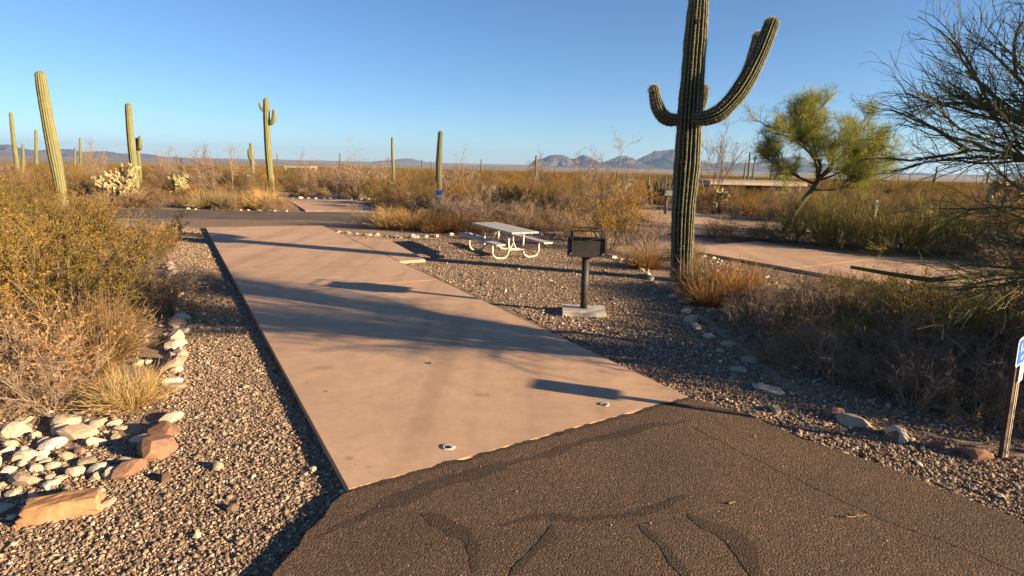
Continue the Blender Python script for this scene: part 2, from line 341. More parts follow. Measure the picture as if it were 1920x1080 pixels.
# ------------------------------------------------------------------ ground, roads, pads
def ground():
    rad = np.concatenate([[0.3], np.geomspace(1.5, 32000, 150)]); na = 200
    a = np.arange(na) * 2 * math.pi / na
    X = rad[:, None] * np.sin(a); Y = rad[:, None] * np.cos(a); Z = terrain(X, Y)
    V = np.stack([X, Y, Z], -1).reshape(-1, 3); k, i = np.meshgrid(np.arange(len(rad) - 1), np.arange(na), indexing='ij'); j = (i + 1) % na
    F = np.stack([k * na + i, (k + 1) * na + i, (k + 1) * na + j, k * na + j], -1).reshape(-1, 4)[:, ::-1]
    b = MB(); b.add(V, F, smooth=True); b.f.append((np.array([list(range(na))[::-1]]), 0, False))
    tag(part('ground', b.mesh('ground', M['soil'])), kind='structure')
ground()
def sheet(name, poly, z, mt, kind='structure', thick=.03):
    n = len(poly); V = np.array([[x, y, z] for x, y in poly] + [[x, y, z - thick] for x, y in poly]); b = MB()
    ar = sum(poly[i][0] * poly[(i + 1) % n][1] - poly[(i + 1) % n][0] * poly[i][1] for i in range(n))
    top = list(range(n)) if ar > 0 else list(range(n))[::-1]
    b.add(V, np.array([top])); b.f.append((np.array([[i, (i + 1) % n, (i + 1) % n + n, i + n] for i in range(n)]), 0, False))
    me = b.mesh(name, mt); import bmesh; bm = bmesh.new(); bm.from_mesh(me); bmesh.ops.recalc_face_normals(bm, faces=bm.faces); bmesh.ops.triangulate(bm, faces=[f for f in bm.faces if len(f.verts) > 4]); bm.to_mesh(me); bm.free()
    o = part(name, me)
    if kind: tag(o, kind=kind)
    return o
def smooth_poly(P, it=2, jit=0.0):
    P = [np.array(p, float) for p in P]
    for _ in range(it):
        Q = []
        for i in range(len(P)): a, b = P[i], P[(i + 1) % len(P)]; Q += [a * .75 + b * .25, a * .25 + b * .75]
        P = Q
    return [tuple(p + R.normal(size=2) * jit) for p in P]
GRAVEL = [(-4.6, 1.0), (-4.5, 3.3), (-3.15, 4.6), (-3.75, 6.0), (-4.35, 7.1), (-5.6, 9.4), (-7.3, 12.3), (-10.4, 17.2), (-13.2, 21.0), (-13, 22.4), (-8, 23.0), (-5.8, 22.2), (-6.0, 19.6), (-3.6, 18.3), (-1.8, 19.0), (1.4, 19.8),
          (2.5, 17.3), (2.9, 13.9), (2.95, 12.3), (2.95, 10.4), (2.85, 7.7), (2.85, 6.0), (3.4, 5.1), (4.5, 4.3), (6.5, 3.3), (6.5, 1.0)]
sheet('gravel', GRAVEL, .006, M['gravel'], thick=.02)
sheet('gravel_patch', [(4.5, 12.5), (8.2, 9.6), (8.6, 10.2), (4.6, 16.5), (3.6, 15.4)], .006, M['gravel'], thick=.02)
sheet('gravel_patch', smooth_poly([(-12.5, 26.5), (-3, 25.8), (-3, 32), (-9, 35.5), (-13.5, 34)]), .006, M['gravel'], thick=.02)
# driveway in front of the pad
DRIVE = [(-1.12, 3.62)] + [gp(605, 985), gp(560, 1040), gp(530, 1080), (-1.45, 2.0), (-2.2, .6), (-3.5, -1), (6.0, -1)] + [(5.0, 1.5), gp(1920, 1000), gp(1700, 905), gp(1500, 835), gp(1400, 790), (1.80, 5.44)]
EX = []
for i in range(len(DRIVE)):   # ragged asphalt edge
    a, b_ = np.array(DRIVE[i]), np.array(DRIVE[(i + 1) % len(DRIVE)]); n = max(1, int(np.linalg.norm(b_ - a) / .09))
    for k in range(n): EX.append(tuple(a + (b_ - a) * k / n + R.normal(size=2) * (.012 if i < len(DRIVE) - 1 else .004)))
sheet('driveway', EX, .071, M['asphalt'], thick=.08)
def ribbon(name, pts, w, z, mt, wj=.35, end=.2, step=.05, kind='structure', wob=.02):
    P = [np.array(p, float) for p in pts]; Q = []
    for i in range(len(P) - 1):
        p0 = P[max(i - 1, 0)]; p1 = P[i]; p2 = P[i + 1]; p3 = P[min(i + 2, len(P) - 1)]; n = max(2, int(np.linalg.norm(p2 - p1) / step))
        for t in np.arange(n) / n: Q.append(.5 * (2 * p1 + (p2 - p0) * t + (2 * p0 - 5 * p1 + 4 * p2 - p3) * t * t + (3 * p1 - p0 - 3 * p2 + p3) * t ** 3))
    Q = np.array(Q + [P[-1]]); T = nrm(np.gradient(Q, axis=0)); Nn = np.stack([-T[:, 1], T[:, 0]], -1); k = len(Q)
    def sm(s):
        a = R.normal(size=k + 8); a = np.convolve(a, np.ones(5) / 5, 'same')[4:4 + k]; return a * s
    ww = w * .5 * np.minimum(1, np.minimum(np.arange(k), np.arange(k)[::-1]) / (k * end + 1e-6) * .8 + .2 if end else 1)
    Lf = Q + Nn * (ww * (1 + sm(wj)) + sm(wob) * (1 if wob else 0))[:, None]; Rt = Q - Nn * (ww * (1 + sm(wj)))[:, None]
    V = np.concatenate([np.c_[Rt, np.full(k, z)], np.c_[Lf, np.full(k, z)]]); i = np.arange(k - 1); b = MB()
    b.add(V, np.stack([i, i + 1, k + i + 1, k + i], -1)); o = part(name, b.mesh(name, mt))
    if kind: tag(o, kind=kind)
    return o
S = [([(590, 1010), (700, 958), (850, 903), (1040, 848), (1180, 808), (1290, 790)], .15, 'seal'), ([(790, 962), (850, 985), (893, 1020), (890, 1075)], .14, 'seal'), ([(930, 986), (1010, 972), (1100, 975), (1200, 962), (1290, 930)], .075, 'seal'),
     ([(1300, 800), (1400, 850), (1480, 890), (1600, 945), (1740, 1000), (1900, 1068), (1990, 1110)], .075, 'seal2'), ([(1200, 985), (1250, 1030), (1290, 1090)], .09, 'seal'), ([(1290, 965), (1380, 1015), (1420, 1090)], .13, 'seal'), ([(955, 1085), (1015, 1020), (1040, 985)], .06, 'seal')]
for k, (pp, w, mt) in enumerate(S): ribbon('crack_sealant', [gp(*p, .07) for p in pp], w * .7, 0.0724 + .0002 * k, M[mt], 1.0)
ribbon('edge_strip', [(-1.085, 3.650), (-.14, 4.243), (.82, 4.845), (1.79, 5.452)], .042, .0752, M['seal'], .9, .02, .018, 'structure', .012)  # uneven dark strip laid over the front edge of the pad
# loop road behind the site
ROADC = [(-60, 17), (-40, 20.5), (-20, 23.2), (-12, 24.0), (-6, 24.1), (0, 23.2), (6, 21.8), (10, 20.2), (18, 15), (26, 7)]
ribbon('loop_road', ROADC, 3.6, .022, M['asphalt2'], .06, 0, .5)
sheet('pad_apron', [(-13.5, 20.6), (-9.95, 18.9), (-6.5, 20.05), (-5.6, 21.3), (-6.5, 22.6), (-13.3, 22.3)], .014, M['gravel'], thick=.02)
# concrete pads: each slab between joints is its own piece
import bmesh
def slab(name, q, z, th, parent, mt=None):
    b = MB(); q = [tuple(p) for p in q]
    V = [[x, y, z - th] for x, y in q] + [[x, y, z] for x, y in q]
    b.add(V, [[3, 2, 1, 0], [4, 5, 6, 7], [0, 1, 5, 4], [1, 2, 6, 5], [2, 3, 7, 6], [3, 0, 4, 7]])
    me = b.mesh(name, mt or M['concrete']); bm = bmesh.new(); bm.from_mesh(me); bmesh.ops.recalc_face_normals(bm, faces=bm.faces)
    bmesh.ops.bevel(bm, geom=[e for e in bm.edges if all(v.co.z > z - .001 for v in e.verts)], offset=.004, segments=2, affect='EDGES'); bm.to_mesh(me); bm.free()
    return part(name, me, parent)
def pad(name, nl, nr, fr, fl, cuts, z=.074, th=.14, gap=.006):
    root = thing(name, (0, 0, 0), 0, None, None); root['kind'] = 'structure'
    nl, nr, fr, fl = map(np.array, (nl, nr, fr, fl)); cs = [0] + cuts + [1]; L = np.linalg.norm(fl - nl)
    for a, b in zip(cs[:-1], cs[1:]):
        g = gap / L; a2 = a + (g if a > 0 else 0); b2 = b - (g if b < 1 else 0)
        slab('concrete_slab', [nl + (fl - nl) * a2, nr + (fr - nr) * a2, nr + (fr - nr) * b2, nl + (fl - nl) * b2], z, th, root)
    return root
PAD = [(-1.10, 3.67), (1.77, 5.47), (-6.55, 20.12), (-9.98, 18.97)]
P0 = pad('parking_pad', *PAD, [.385, .70])
slab('side_slab', [(-2.565, 13.17), (-2.03, 13.48), (-3.58, 16.86), (-4.90, 17.29)], .069, .13, P0)
PADR = [(8.3, 10.2), (11.2, 11.95), (7.6, 18.2), (4.55, 16.4)]
pad('neighbour_pad', *PADR, [.5])
PAD2 = [(-9.3, 26.3), (-5.9, 26.3), (-9.4, 34.2), (-12.6, 33.0)]
pad('far_pad', *PAD2, [.5], .06)
PADU = [(5.6, 24.2), (8.8, 23.3), (9.2, 30.5), (6.0, 30.8)]
pad('upper_pad', *PADU, [.5], .06)

# ------------------------------------------------------------------ mountains
def fbm(x, seed, oct=7, f0=1.0, ridge=True):
    r = np.random.default_rng(seed); out = np.zeros_like(x); amp = 1
    for o in range(oct):
        n = 4096; g = r.uniform(-1, 1, n); xi = x * f0 * 2 ** o; i = np.floor(xi).astype(int); f = xi - i; f = f * f * (3 - 2 * f)
        v = g[i % n] * (1 - f) + g[(i + 1) % n] * f; out += amp * ((1 - 2 * np.abs(v)) if ridge else v); amp *= .5
    return out
def fbm2(x, y, seed, oct=6, f0=1.0):
    r = np.random.default_rng(seed); out = np.zeros_like(x); amp = 1.0
    for o in range(oct):
        n = 256; g = r.uniform(-1, 1, (n, n)); xi, yi = x * f0 * 2 ** o, y * f0 * 2 ** o; i, j = np.floor(xi).astype(int), np.floor(yi).astype(int); f, h = xi - i, yi - j; f = f * f * (3 - 2 * f); h = h * h * (3 - 2 * h)
        G = lambda a, b: g[a % n, b % n]
        v = (G(i, j) * (1 - f) + G(i + 1, j) * f) * (1 - h) + (G(i, j + 1) * (1 - f) + G(i + 1, j + 1) * f) * h
        out += amp * (1 - 2.4 * np.abs(v)); amp *= .5
    return out
def mountain(name, prof, depth, mt, seed, rough=.85, base=-90, f0=1 / 1300., spread=.22, nx=420, ny=70, jag=.0028):
    xs = [p[0] for p in prof]; zs = [p[1] for p in prof]; X = np.linspace(xs[0], xs[-1], nx)
    Yv = np.linspace(-1, 1, ny); wdt = depth * spread
    XX, YY = np.meshgrid(X, Yv, indexing='ij')
    crest = np.interp(XX, xs, zs) - base; sh = np.clip(1 - np.abs(YY), 0, 1) ** 1.15
    crest = crest + fbm(XX, seed + 50, 5, 1 / (depth * .05)) * depth * jag * np.clip(crest / 120, 0, 1)
    n = fbm2(XX, YY * wdt, seed, 7, f0)
    Z = base + crest * sh * (1 + rough * np.minimum(n - .75, 0) * np.clip(sh * 1.6, 0, 1) * sstep(.0, .12, np.abs(YY)))
    V = np.stack([XX, depth + YY * wdt, Z], -1).reshape(-1, 3); i, j = np.meshgrid(np.arange(nx - 1), np.arange(ny - 1), indexing='ij')
    F = np.stack([i * ny + j, (i + 1) * ny + j, (i + 1) * ny + j + 1, i * ny + j + 1], -1).reshape(-1, 4); b = MB(); b.add(V, F)
    return tag(part(name, b.mesh(name, M[mt])), kind='structure')
def prof(pts, Y): 
    o = []
    for x, y in pts: p = dp(x, y, Y); o.append((p[0], p[2]))
    return o
mountain('mountain_range', prof([(940, 322), (985, 314), (1005, 302), (1030, 292), (1050, 290), (1070, 298), (1090, 294), (1105, 295), (1125, 301), (1150, 295), (1175, 290), (1195, 298), (1215, 289), (1245, 282), (1262, 281), (1275, 289), (1300, 299), (1340, 305), (1385, 305), (1420, 300), (1450, 296), (1490, 293), (1530, 306), (1600, 318), (1680, 327)], 14000), 14000, 'mount', 3)
mountain('mountain_range', prof([(1600, 336), (1690, 327), (1730, 324), (1780, 331), (1810, 328), (1850, 332), (1900, 330), (1960, 322), (2100, 316), (2300, 330)], 11000), 11000, 'mount', 5)
mountain('mountain_range', prof([(-300, 268), (-150, 272), (-40, 270), (0, 267), (15, 268), (40, 276), (70, 279), (95, 283), (130, 284), (165, 288), (185, 285), (205, 283), (230, 285), (262, 288), (300, 295), (350, 298), (430, 302)], 15000), 15000, 'mount', 8)
mountain('far_hills', prof([(430, 301), (480, 299), (540, 300), (590, 303), (650, 306), (700, 306), (740, 301), (770, 300), (800, 303), (850, 307), (900, 309), (960, 313)], 24000), 24000, 'mount', 11, .2)
mountain('near_hill', prof([(1040, 338), (1060, 331), (1080, 322), (1100, 320), (1120, 322), (1145, 321), (1160, 322), (1185, 327), (1230, 338)], 5200), 5200, 'hill', 14, .2, f0=1 / 500., nx=120, ny=40)
mountain('near_hill', prof([(940, 336), (1000, 331), (1060, 328), (1100, 326), (1200, 333), (1300, 340)], 6800), 6800, 'hill', 15, .2, f0=1 / 500., nx=120, ny=40)

# ------------------------------------------------------------------ saguaros
def ribbed(path, rad, ribs, depth, spr=6, cap=True, seg=.06, cx=None):
    P = np.array(path, float); d = np.r_[0, np.cumsum(np.linalg.norm(np.diff(P, axis=0), axis=1))]; n = max(8, int(d[-1] / seg)); t = np.linspace(0, d[-1], n)
    # smooth resample
    Q = np.stack([np.interp(t, d, P[:, c]) for c in range(3)], -1); r = np.interp(t, d, rad)
    for _ in range(3): Q[1:-1] = (Q[:-2] + 2 * Q[1:-1] + Q[2:]) / 4
    T = nrm(np.gradient(Q, axis=0))
    if cap:
        rt = r[-1]; a = np.linspace(0, 1, 9)[1:]; e = T[-1]
        Q = np.concatenate([Q, Q[-1] + np.sin(a * math.pi / 2)[:, None] * e * rt * 1.15]); r = np.concatenate([r, rt * np.cos(a * math.pi / 2) + .004]); T = np.concatenate([T, np.repeat(e[None], 8, 0)])
    m = ribs * spr; th = np.arange(m) * 2 * math.pi / m; cr = np.abs(np.sin(th * ribs / 2 + math.pi / 2 * 0))
    u = nrm(np.cross(T[0], [0.3, 1, .2])); Vs, tn, cre = [], [], []; rv = np.repeat(R.uniform(.9, 1.06, ribs), spr)
    for k in range(len(Q)):
        u = nrm(u - T[k] * u.dot(T[k])); w = np.cross(T[k], u)
        lump = 1 + .018 * math.sin(k * .31 + 2) + .012 * math.sin(k * .83) + (.035 * math.sin(k * .55 + Q[0][1]) * math.sin(k * .23 + Q[0][0]) if spr < 6 else 0)
        rr = r[k] * lump * (1 - depth * (1 - cr ** .8)) * rv * (1 + .014 * R.normal(size=m)) * (1 + .02 * math.sin(k * .17 + 1))
        ring = Q[k] + rr[:, None] * (np.cos(th)[:, None] * u + np.sin(th)[:, None] * w); Vs.append(ring); tn.append(cr ** 1.5 * (1 if k % 2 else .93))
        sel = np.where(cr > .995)[0]
        if len(sel): cre.append((ring[sel], nrm(ring[sel] - Q[k])))
    V = np.concatenate(Vs); K = len(Q); k, i = np.meshgrid(np.arange(K - 1), np.arange(m), indexing='ij'); j = (i + 1) % m
    F = np.stack([k * m + i, k * m + j, (k + 1) * m + j, (k + 1) * m + i], -1).reshape(-1, 4)
    b = (V, F, np.concatenate(tn)); return b, (np.concatenate([c[0] for c in cre]), np.concatenate([c[1] for c in cre])) if cre else None
def spines(cre, per, ln, rad):
    p, d = cre; p = np.repeat(p, per, 0); d = np.repeat(d, per, 0); d = nrm(d + R.normal(size=d.shape) * .75); p = p + R.normal(size=p.shape) * .004
    L = ln * R.uniform(.5, 1.3, (len(p), 1)); return strands(np.stack([p, p + d * L], 1), rad, rad * .4, 3)
def saguaro(name, base, trunk, arms, mt, label, ribs=14, depth=.2, sp=0, group=None, spr=6, seg=.06):
    t = thing(name, tuple(base), 0, label, 'cactus', group)
    for nm, path, rad in [('trunk', *trunk)] + [('arm', *a) for a in arms]:
        rb = ribs if nm == 'trunk' else max(9, ribs - 3)
        (V, F, tn), cre = ribbed(np.array(path) - np.array(base), rad, rb, depth, spr, True, seg); b = MB(); b.add(V, F, 0, tn, True)
        o = part(nm, b.mesh('saguaro_' + nm, mt), t)
        if sp and cre is not None:
            Vs, Fs = spines(cre, sp, .038, .0013); b2 = MB(); b2.add(Vs, Fs); s = part('spines', b2.mesh('spines', M['spine']), o); s['kind'] = 'stuff'
    return t
B = (3.46, 11.9, 0)
saguaro('saguaro', B, ([(3.50, 11.9, -.1), (3.46, 11.9, .5), (3.42, 11.9, 1.4), (3.42, 11.9, 2.4), (3.40, 11.9, 3.3), (3.39, 11.9, 4.4), (3.39, 11.9, 5.4), (3.38, 11.9, 6.4)], [.235, .215, .235, .25, .25, .215, .195, .17]),
        [([(3.43, 11.72, 3.22), (3.58, 11.52, 3.19), (3.80, 11.42, 3.27), (4.08, 11.42, 3.58), (4.29, 11.45, 3.93), (4.49, 11.5, 4.39), (4.63, 11.5, 4.85)], [.10, .14, .155, .165, .165, .155, .13]),
         ([(3.24, 11.9, 3.24), (3.06, 11.88, 3.17), (2.86, 11.86, 3.24), (2.72, 11.86, 3.46), (2.66, 11.86, 3.72)], [.09, .12, .128, .122, .10]),
         ([(3.55, 12.1, 3.25), (3.85, 12.4, 3.28), (4.34, 12.5, 3.56), (4.60, 12.5, 3.97), (4.74, 12.5, 4.40), (4.81, 12.5, 4.84)], [.10, .125, .13, .13, .13, .115]),
         ([(3.45, 12.1, 3.3), (3.62, 12.35, 3.32), (3.76, 12.42, 3.55), (3.79, 12.42, 3.82)], [.08, .11, .112, .09])],
        M['sag'], 'huge near saguaro cactus with four upturned arms beside the gravel', 19, .34, 5, None, 8)
h_ = MB(); h_.tube([(0, .03, 0), (0, -.03, 0)], [.045, .04], 12); hb = part('nest_hole', h_.mesh('nest_hole', M['dark'])); hb.parent = next(o for o in bpy.data.objects if o.name == 'saguaro'); hb.location = (-.12, -.19, 4.95 )
def pole(px, top, Y, wpx, label, mt='sagy', bend=(), arms=(), ribs=12, base_px=None, dia=None, group=None, lean=None):
    tp = dp(px, top, Y); d = wpx / FPX * Y * .88; bx = dp(base_px if base_px else px, top, Y)[0] if base_px else tp[0]
    if base_px:
        zz = tz(bx, Y); bx = dp(base_px, 340, Y)[0]
    zb = tz(bx, Y); h = tp[2] - zb; n = 6; pts = []
    for k in range(n):
        f = k / (n - 1); pts.append((bx + (tp[0] - bx) * f + .04 * math.sin(f * 5 + px), Y, zb - .15 + (h + .15 - d * .5) * f))
    rad = np.array([.36, .43, .49, .5, .46, .40]) * d
    ar = []
    for (z0, side, out, zt, ra) in arms:
        f = z0 / h; x0 = bx + (tp[0] - bx) * f; s = side
        ar.append(([(x0, Y - .02, zb + z0), (x0 + s * out * .6, Y - .06, zb + z0 - .06), (x0 + s * out, Y - .08, zb + z0 + .14), (x0 + s * out * 1.08, Y - .08, zb + zt)], [ra * .6, ra, ra, ra * .85]))
    return saguaro('saguaro', (bx, Y, zb), (pts, rad), ar, M[mt], label, ribs, .14, 0, group, 4, .12 if Y < 40 else .4)
pole(76, 132, 22, 23, 'tall leaning yellow-green saguaro rising out of the left scrub', base_px=112, ribs=14)
pole(240, 193, 31, 15, 'slim straight saguaro with a smaller armed cactus at its right foot', base_px=253)
pole(257, 258, 34, 7, 'short thin saguaro with one arm close beside a taller column', base_px=261, arms=[(2.7, 1, .22, 3.3, .12)])
pole(498, 183, 33, 14, 'tall saguaro with two tiny hooked arms behind the loop road', base_px=507, arms=[(4.85, -1, .28, 5.12, .09), (4.15, 1, .42, 4.75, .13)])
pole(825, 245, 34, 13, 'stout dark green armless saguaro left of the tall saguaro bush', 'sagd', base_px=823)
pole(736, 257, 58, 6.5, 'thin armless saguaro beside a pale cholla in mid distance', base_px=738)
pole(471, 268, 50, 7.5, 'small saguaro with a close stubby arm left of the hooked one', base_px=474, arms=[(2.3, -1, .16, 3.0, .14)])
pole(1006, 291, 66, 6, 'lone slender saguaro in front of the foot of the mountains', base_px=1005)
pole(20, 210, 52, 8, 'slim saguaro leaning left at the far left edge', base_px=35)
pole(66, 243, 66, 6.5, 'thin upright saguaro behind the tall leaning one at left', base_px=70)
pole(150, 258, 85, 4.5, 'distant short saguaro post between the two left columns', base_px=152)
pole(140, 276, 85, 4, 'lowest distant saguaro stub at left beside a taller post', base_px=141)
pole(42, 270, 60, 6, 'short saguaro stub right behind the leftmost saguaro', base_px=43)
for px, tp, Y, w in [(519, 288, 120, 2.6), (637, 287, 120, 3), (711, 305, 130, 2.4), (791, 299, 120, 2.8), (808, 303, 125, 2.4), (749, 308, 140, 2.2), (783, 311, 140, 2.6), (902, 299, 110, 3), (887, 312, 130, 2.2), (1040, 317, 120, 2.6), (620, 316, 150, 2.6), (817, 318, 150, 2.2)]:
    pole(px, tp, Y, w, 'distant thin saguaro post on the far flat before the plain', 'sagd', group='distant saguaros on the far flat', ribs=9)
for px, tp, Y, w in [(1407, 285, 85, 4), (1416, 292, 88, 3.4), (1398, 302, 90, 3), (1449, 301, 85, 4), (1459, 314, 95, 2.6)]:
    pole(px, tp, Y, w, 'thin dark saguaro post behind the low roof right of centre', 'sagd', group='saguaros behind the low building', ribs=9)
for px, tp, Y, w in [(1757, 312, 90, 4), (1751, 328, 95, 3), (1855, 320, 90, 4)]:
    pole(px, tp, Y, w, 'thin dark saguaro post under the bare right branches', 'sagd', group='saguaros under the right branches', ribs=9)

def organ_pipe():
    p = dp(1228, 372, 38); x, y = p[0], 38.0; t = thing('organ_pipe_cactus', (x, y, tz(x, y)), 0, 'clump of many slender upright cactus stems left of the big saguaro', 'cactus')
    for k in range(22):
        a, r = R.uniform(0, 6.28), 1.25 * math.sqrt(R.uniform(.02, 1)); h = R.uniform(1.0, 1.75); dx, dy = r * math.cos(a), r * .6 * math.sin(a)
        (V, F, tn), _ = ribbed([(dx * .55, dy * .55, -.05), (dx * .9, dy * .9, h * .3), (dx, dy, h * .65), (dx * 1.03, dy * 1.03, h)], [.05, .06, .062, .05], 9, .15, 4, True, .2); b = MB(); b.add(V, F, 0, tn, True); part('stem', b.mesh('stem', M['sagd']), t)
organ_pipe()

# ------------------------------------------------------------------ furniture
def picnic_table(loc, rz, label, top_h=.69, L=2.4):
    t = thing('picnic_table', loc, rz, label, 'table')
    def board(nm, x, z, w, y0=-L / 2, y1=L / 2):
        b = MB(); b.box((x, (y0 + y1) / 2, z), (w, y1 - y0, .042)); me = b.mesh(nm, M['alu']); bm = bmesh.new(); bm.from_mesh(me); bmesh.ops.bevel(bm, geom=bm.edges[:], offset=.006, segments=2, affect='EDGES'); bm.to_mesh(me); bm.free(); part(nm, me, t)
    for x in (-.245, 0, .245): board('table_board', x, top_h, .236)
    for s in (-1, 1): board('seat_board', s * .64, .42, .25)
    for y in (-.72, .72):
        for s in (-1, 1):
            p = [(s * .20, y, top_h - .02)] + [(s * .20, y, .20)] + arc((s * .20, y, .20), (s * .22, y, .03), (s * .38, y, .028)) + arc((s * .44, y, .028), (s * .62, y, .03), (s * .64, y, .20)) + [(s * .64, y, .40)]
            b = MB(); b.tube(p, .027, 10); part('leg', b.mesh('leg', M['pipe']), t)
        b = MB(); b.box((0, y, .24), (.42, .035, .05)); part('cross_bar', b.mesh('cross_bar', M['pipe']), t)
        b = MB(); b.box((0, y, top_h - .035), (.68, .05, .03)); part('top_bracket', b.mesh('top_bracket', M['pipe']), t)
        sg = 1 if y < 0 else -1
        b = MB(); b.tube([(0, y, .24), (0, y + sg * .38, top_h - .03)], .018, 8); part('brace', b.mesh('brace', M['pipe']), t)
    return t
RZP = math.atan2(-(-1.06), 2.1)
picnic_table((-.25, 14.95, 0), math.atan2(1.06, 2.1), 'picnic table with grey boards and pale pipe legs on the near gravel')
picnic_table((-6.2, 31.2, 0), .9, 'small far picnic table across the loop road beside a pink pad')
picnic_table((4.6, 33.5, 0), 1.2, 'far picnic table half hidden in scrub left of the big saguaro')
def grill(loc, rz, label, far=False):
    t = thing('pedestal_grill', loc, rz, label, 'grill')
    b = MB(); b.tube([(0, 0, .02), (0, 0, .90)], .058, 16); part('post', b.mesh('post', M['steel']), t)
    b = MB(); b.tube([(0, 0, .89), (0, 0, .955)], [.058, .20], 16); part('collar', b.mesh('collar', M['steel']), t)
    w, d, h, z = .56, .46, .235, .95; th = .008
    box = MB(); box.box((0, 0, z), (w, d, th)); box.box((0, -d / 2, z + h / 2), (w, th, h + .01)); box.box((0, d / 2, z + h / 2), (w, th, h + .01)); box.box((w / 2, 0, z + h / 2), (th, d - .01, h)); 
    fb = part('firebox', box.mesh('firebox', M['steel']), t)
    s = MB(); s.box((-w / 2 - .004, .02, z + h / 2 + .005), (th, d + .05, h + .06)); part('side_plate', s.mesh('side_plate', M['rust']), t)
    g = MB()
    for k in range(13): x = -w / 2 + .03 + k * (w - .06) / 12; g.tube([(x, -d / 2 + .015, z + h + .02), (x, d / 2 - .015, z + h + .02)], .006, 6)
    part('grate', g.mesh('grate', M['steel']), t)
    for y in (-d / 2 - .012, d / 2 + .012):
        p = [(-w / 2 + .05, y, z + .06)] + [(-w / 2 + .05, y, z + h + .10)] + arc((-w / 2 + .05, y, z + h + .10), (-w / 2 + .05, y, z + h + .155), (-w / 2 + .105, y, z + h + .155)) + arc((w / 2 - .075, y, z + h + .155), (w / 2 - .02, y, z + h + .155), (w / 2 - .02, y, z + h + .10)) + [(w / 2 - .02, y, z + .06)]
        f = MB(); f.tube(p, .012, 8); part('hinge_frame', f.mesh('hinge_frame', M['steel']), t)
    for x in (-w / 2 + .04, w / 2 - .04):
        f = MB(); f.tube([(x, -d / 2 - .006, z + .045), (x, -d / 2 - .022, z + .045)], .011, 8); part('bolt', f.mesh('bolt', M['bolt']), t)
    b = MB(); b.tube([(-w / 2 + .05, -d / 2 - .012, z + h + .12), (-w / 2 + .05, d / 2 + .012, z + h + .12)], .010, 8); part('handle', b.mesh('handle', M['steel']), t)
    if not far:
        b = MB(); b.box((0.0, 0, .045), (.66, .46, .11)); me = b.mesh('footing', M['footing']); bm = bmesh.new(); bm.from_mesh(me); bmesh.ops.subdivide_edges(bm, edges=bm.edges[:], cuts=4, use_grid_fill=True)
        for v in bm.verts: v.co += Vector(R.normal(size=3) * .004)
        bm.to_mesh(me); bm.free(); part('concrete_footing', me, t)
    return t
grill((1.13, 8.95, 0), math.radians(-4), 'black pedestal barbecue grill standing on a concrete block by the pad')
grill((7.35, 28.6, 0), .4, 'small far black grill just left of the big saguaro trunk', True)

def text_mesh(txt, size, mt):
    c = bpy.data.curves.new('txt', 'FONT'); c.body = txt; c.size = size; c.align_x = 'CENTER'; c.align_y = 'CENTER'; c.extrude = .0012; c.resolution_u = 3
    o = bpy.data.objects.new('txt', c); COL.objects.link(o); me = bpy.data.meshes.new_from_object(o.evaluated_get(bpy.context.evaluated_depsgraph_get())); bpy.data.objects.remove(o); me.materials.clear(); me.materials.append(mt); return me
def rrect(w, h, r, th, mt, name):
    pts = []
    for cx, cy, a0 in ((w / 2 - r, h / 2 - r, 0), (-w / 2 + r, h / 2 - r, 90), (-w / 2 + r, -h / 2 + r, 180), (w / 2 - r, -h / 2 + r, 270)):
        for k in range(6): a = math.radians(a0 + 18 * k); pts.append((cx + r * math.cos(a), cy + r * math.sin(a)))
    n = len(pts); b = MB(); V = [[x, -th / 2, z] for x, z in pts] + [[x, th / 2, z] for x, z in pts]
    b.add(V, np.array([list(range(n))])); b.f.append((np.array([list(range(n, 2 * n))[::-1]]), 0, False)); b.f.append((np.array([[i, i + n, (i + 1) % n + n, (i + 1) % n] for i in range(n)]), 0, False)); return b.mesh(name, mt)
def site_sign(loc, rz, label, near=False, h=1.1, num='123'):
    t = thing('site_sign', loc, rz, label, 'sign')
    b = MB(); b.box((-.07 if near else 0, .028, h / 2 - .05), (.05 if near else .06, .03, h + .08)); part('post', b.mesh('post', M['post' if near else 'white']), t)
    pw, ph = (.36, .235) if near else (.30, .20); zc = h - ph / 2 + .02
    pn = part('sign_panel', rrect(pw, ph, .03, .004, M['white'], 'sign_panel'), t); pn.location = (.02 if near else 0, 0, zc)
    f = part('blue_face', rrect(pw - .026, ph - .026, .022, .002, M['blue'], 'blue_face'), pn); f.location = (0, -.0035, 0)
    def put(nm, me, x, z): o = part(nm, me, pn); o.location = (x, -.0062, z); o.rotation_euler = (math.pi / 2, 0, 0); return o
    put('number', text_mesh(num, .10 if near else .11, M['white']), -.07 if near else 0, .03 if near else .01)
    if near:
        put('small_text', text_mesh("60'-70' FT", .046, M['white']), -.02, -.055)
        for z in (.098, -.098):
            b = MB(); b.tube([(-.05, .002, z), (-.05, -.010, z)], .010, 10); part('bolt', b.mesh('bolt', M['bolt']), pn)
        tg = part('paper_tag', rrect(.085, .16, .004, .003, M['white'], 'paper_tag'), t); tg.location = (-.01, -.002, zc - ph / 2 - .085)
        for x in (-.03, .012):
            b = MB(); b.box((x, .012, (h - .3) / 2), (.012, .010, h - .25)); part('stake', b.mesh('stake', M['wood']), t)
    else:
        b = MB(); b.box((0, -.004, zc - ph / 2 - .075), (.1, .004, .13)); part('paper_tag', b.mesh('paper_tag', M['white']), t)
    return t
sg = site_sign((4.13, 4.47, 0), math.radians(34), 'near blue site number sign on a dark post at right edge', True, 1.09); sg.rotation_euler = (0, math.radians(-9.5), math.radians(34))
site_sign((-18.2, 41.0, tz(-18.2, 41)), .3, 'far blue and white site sign under the small stubby saguaro', h=1.15, num='138')
site_sign((-3.33, 26.3, 0), .2, 'blue site sign in front of the dark armless saguaro', h=1.05, num='136')
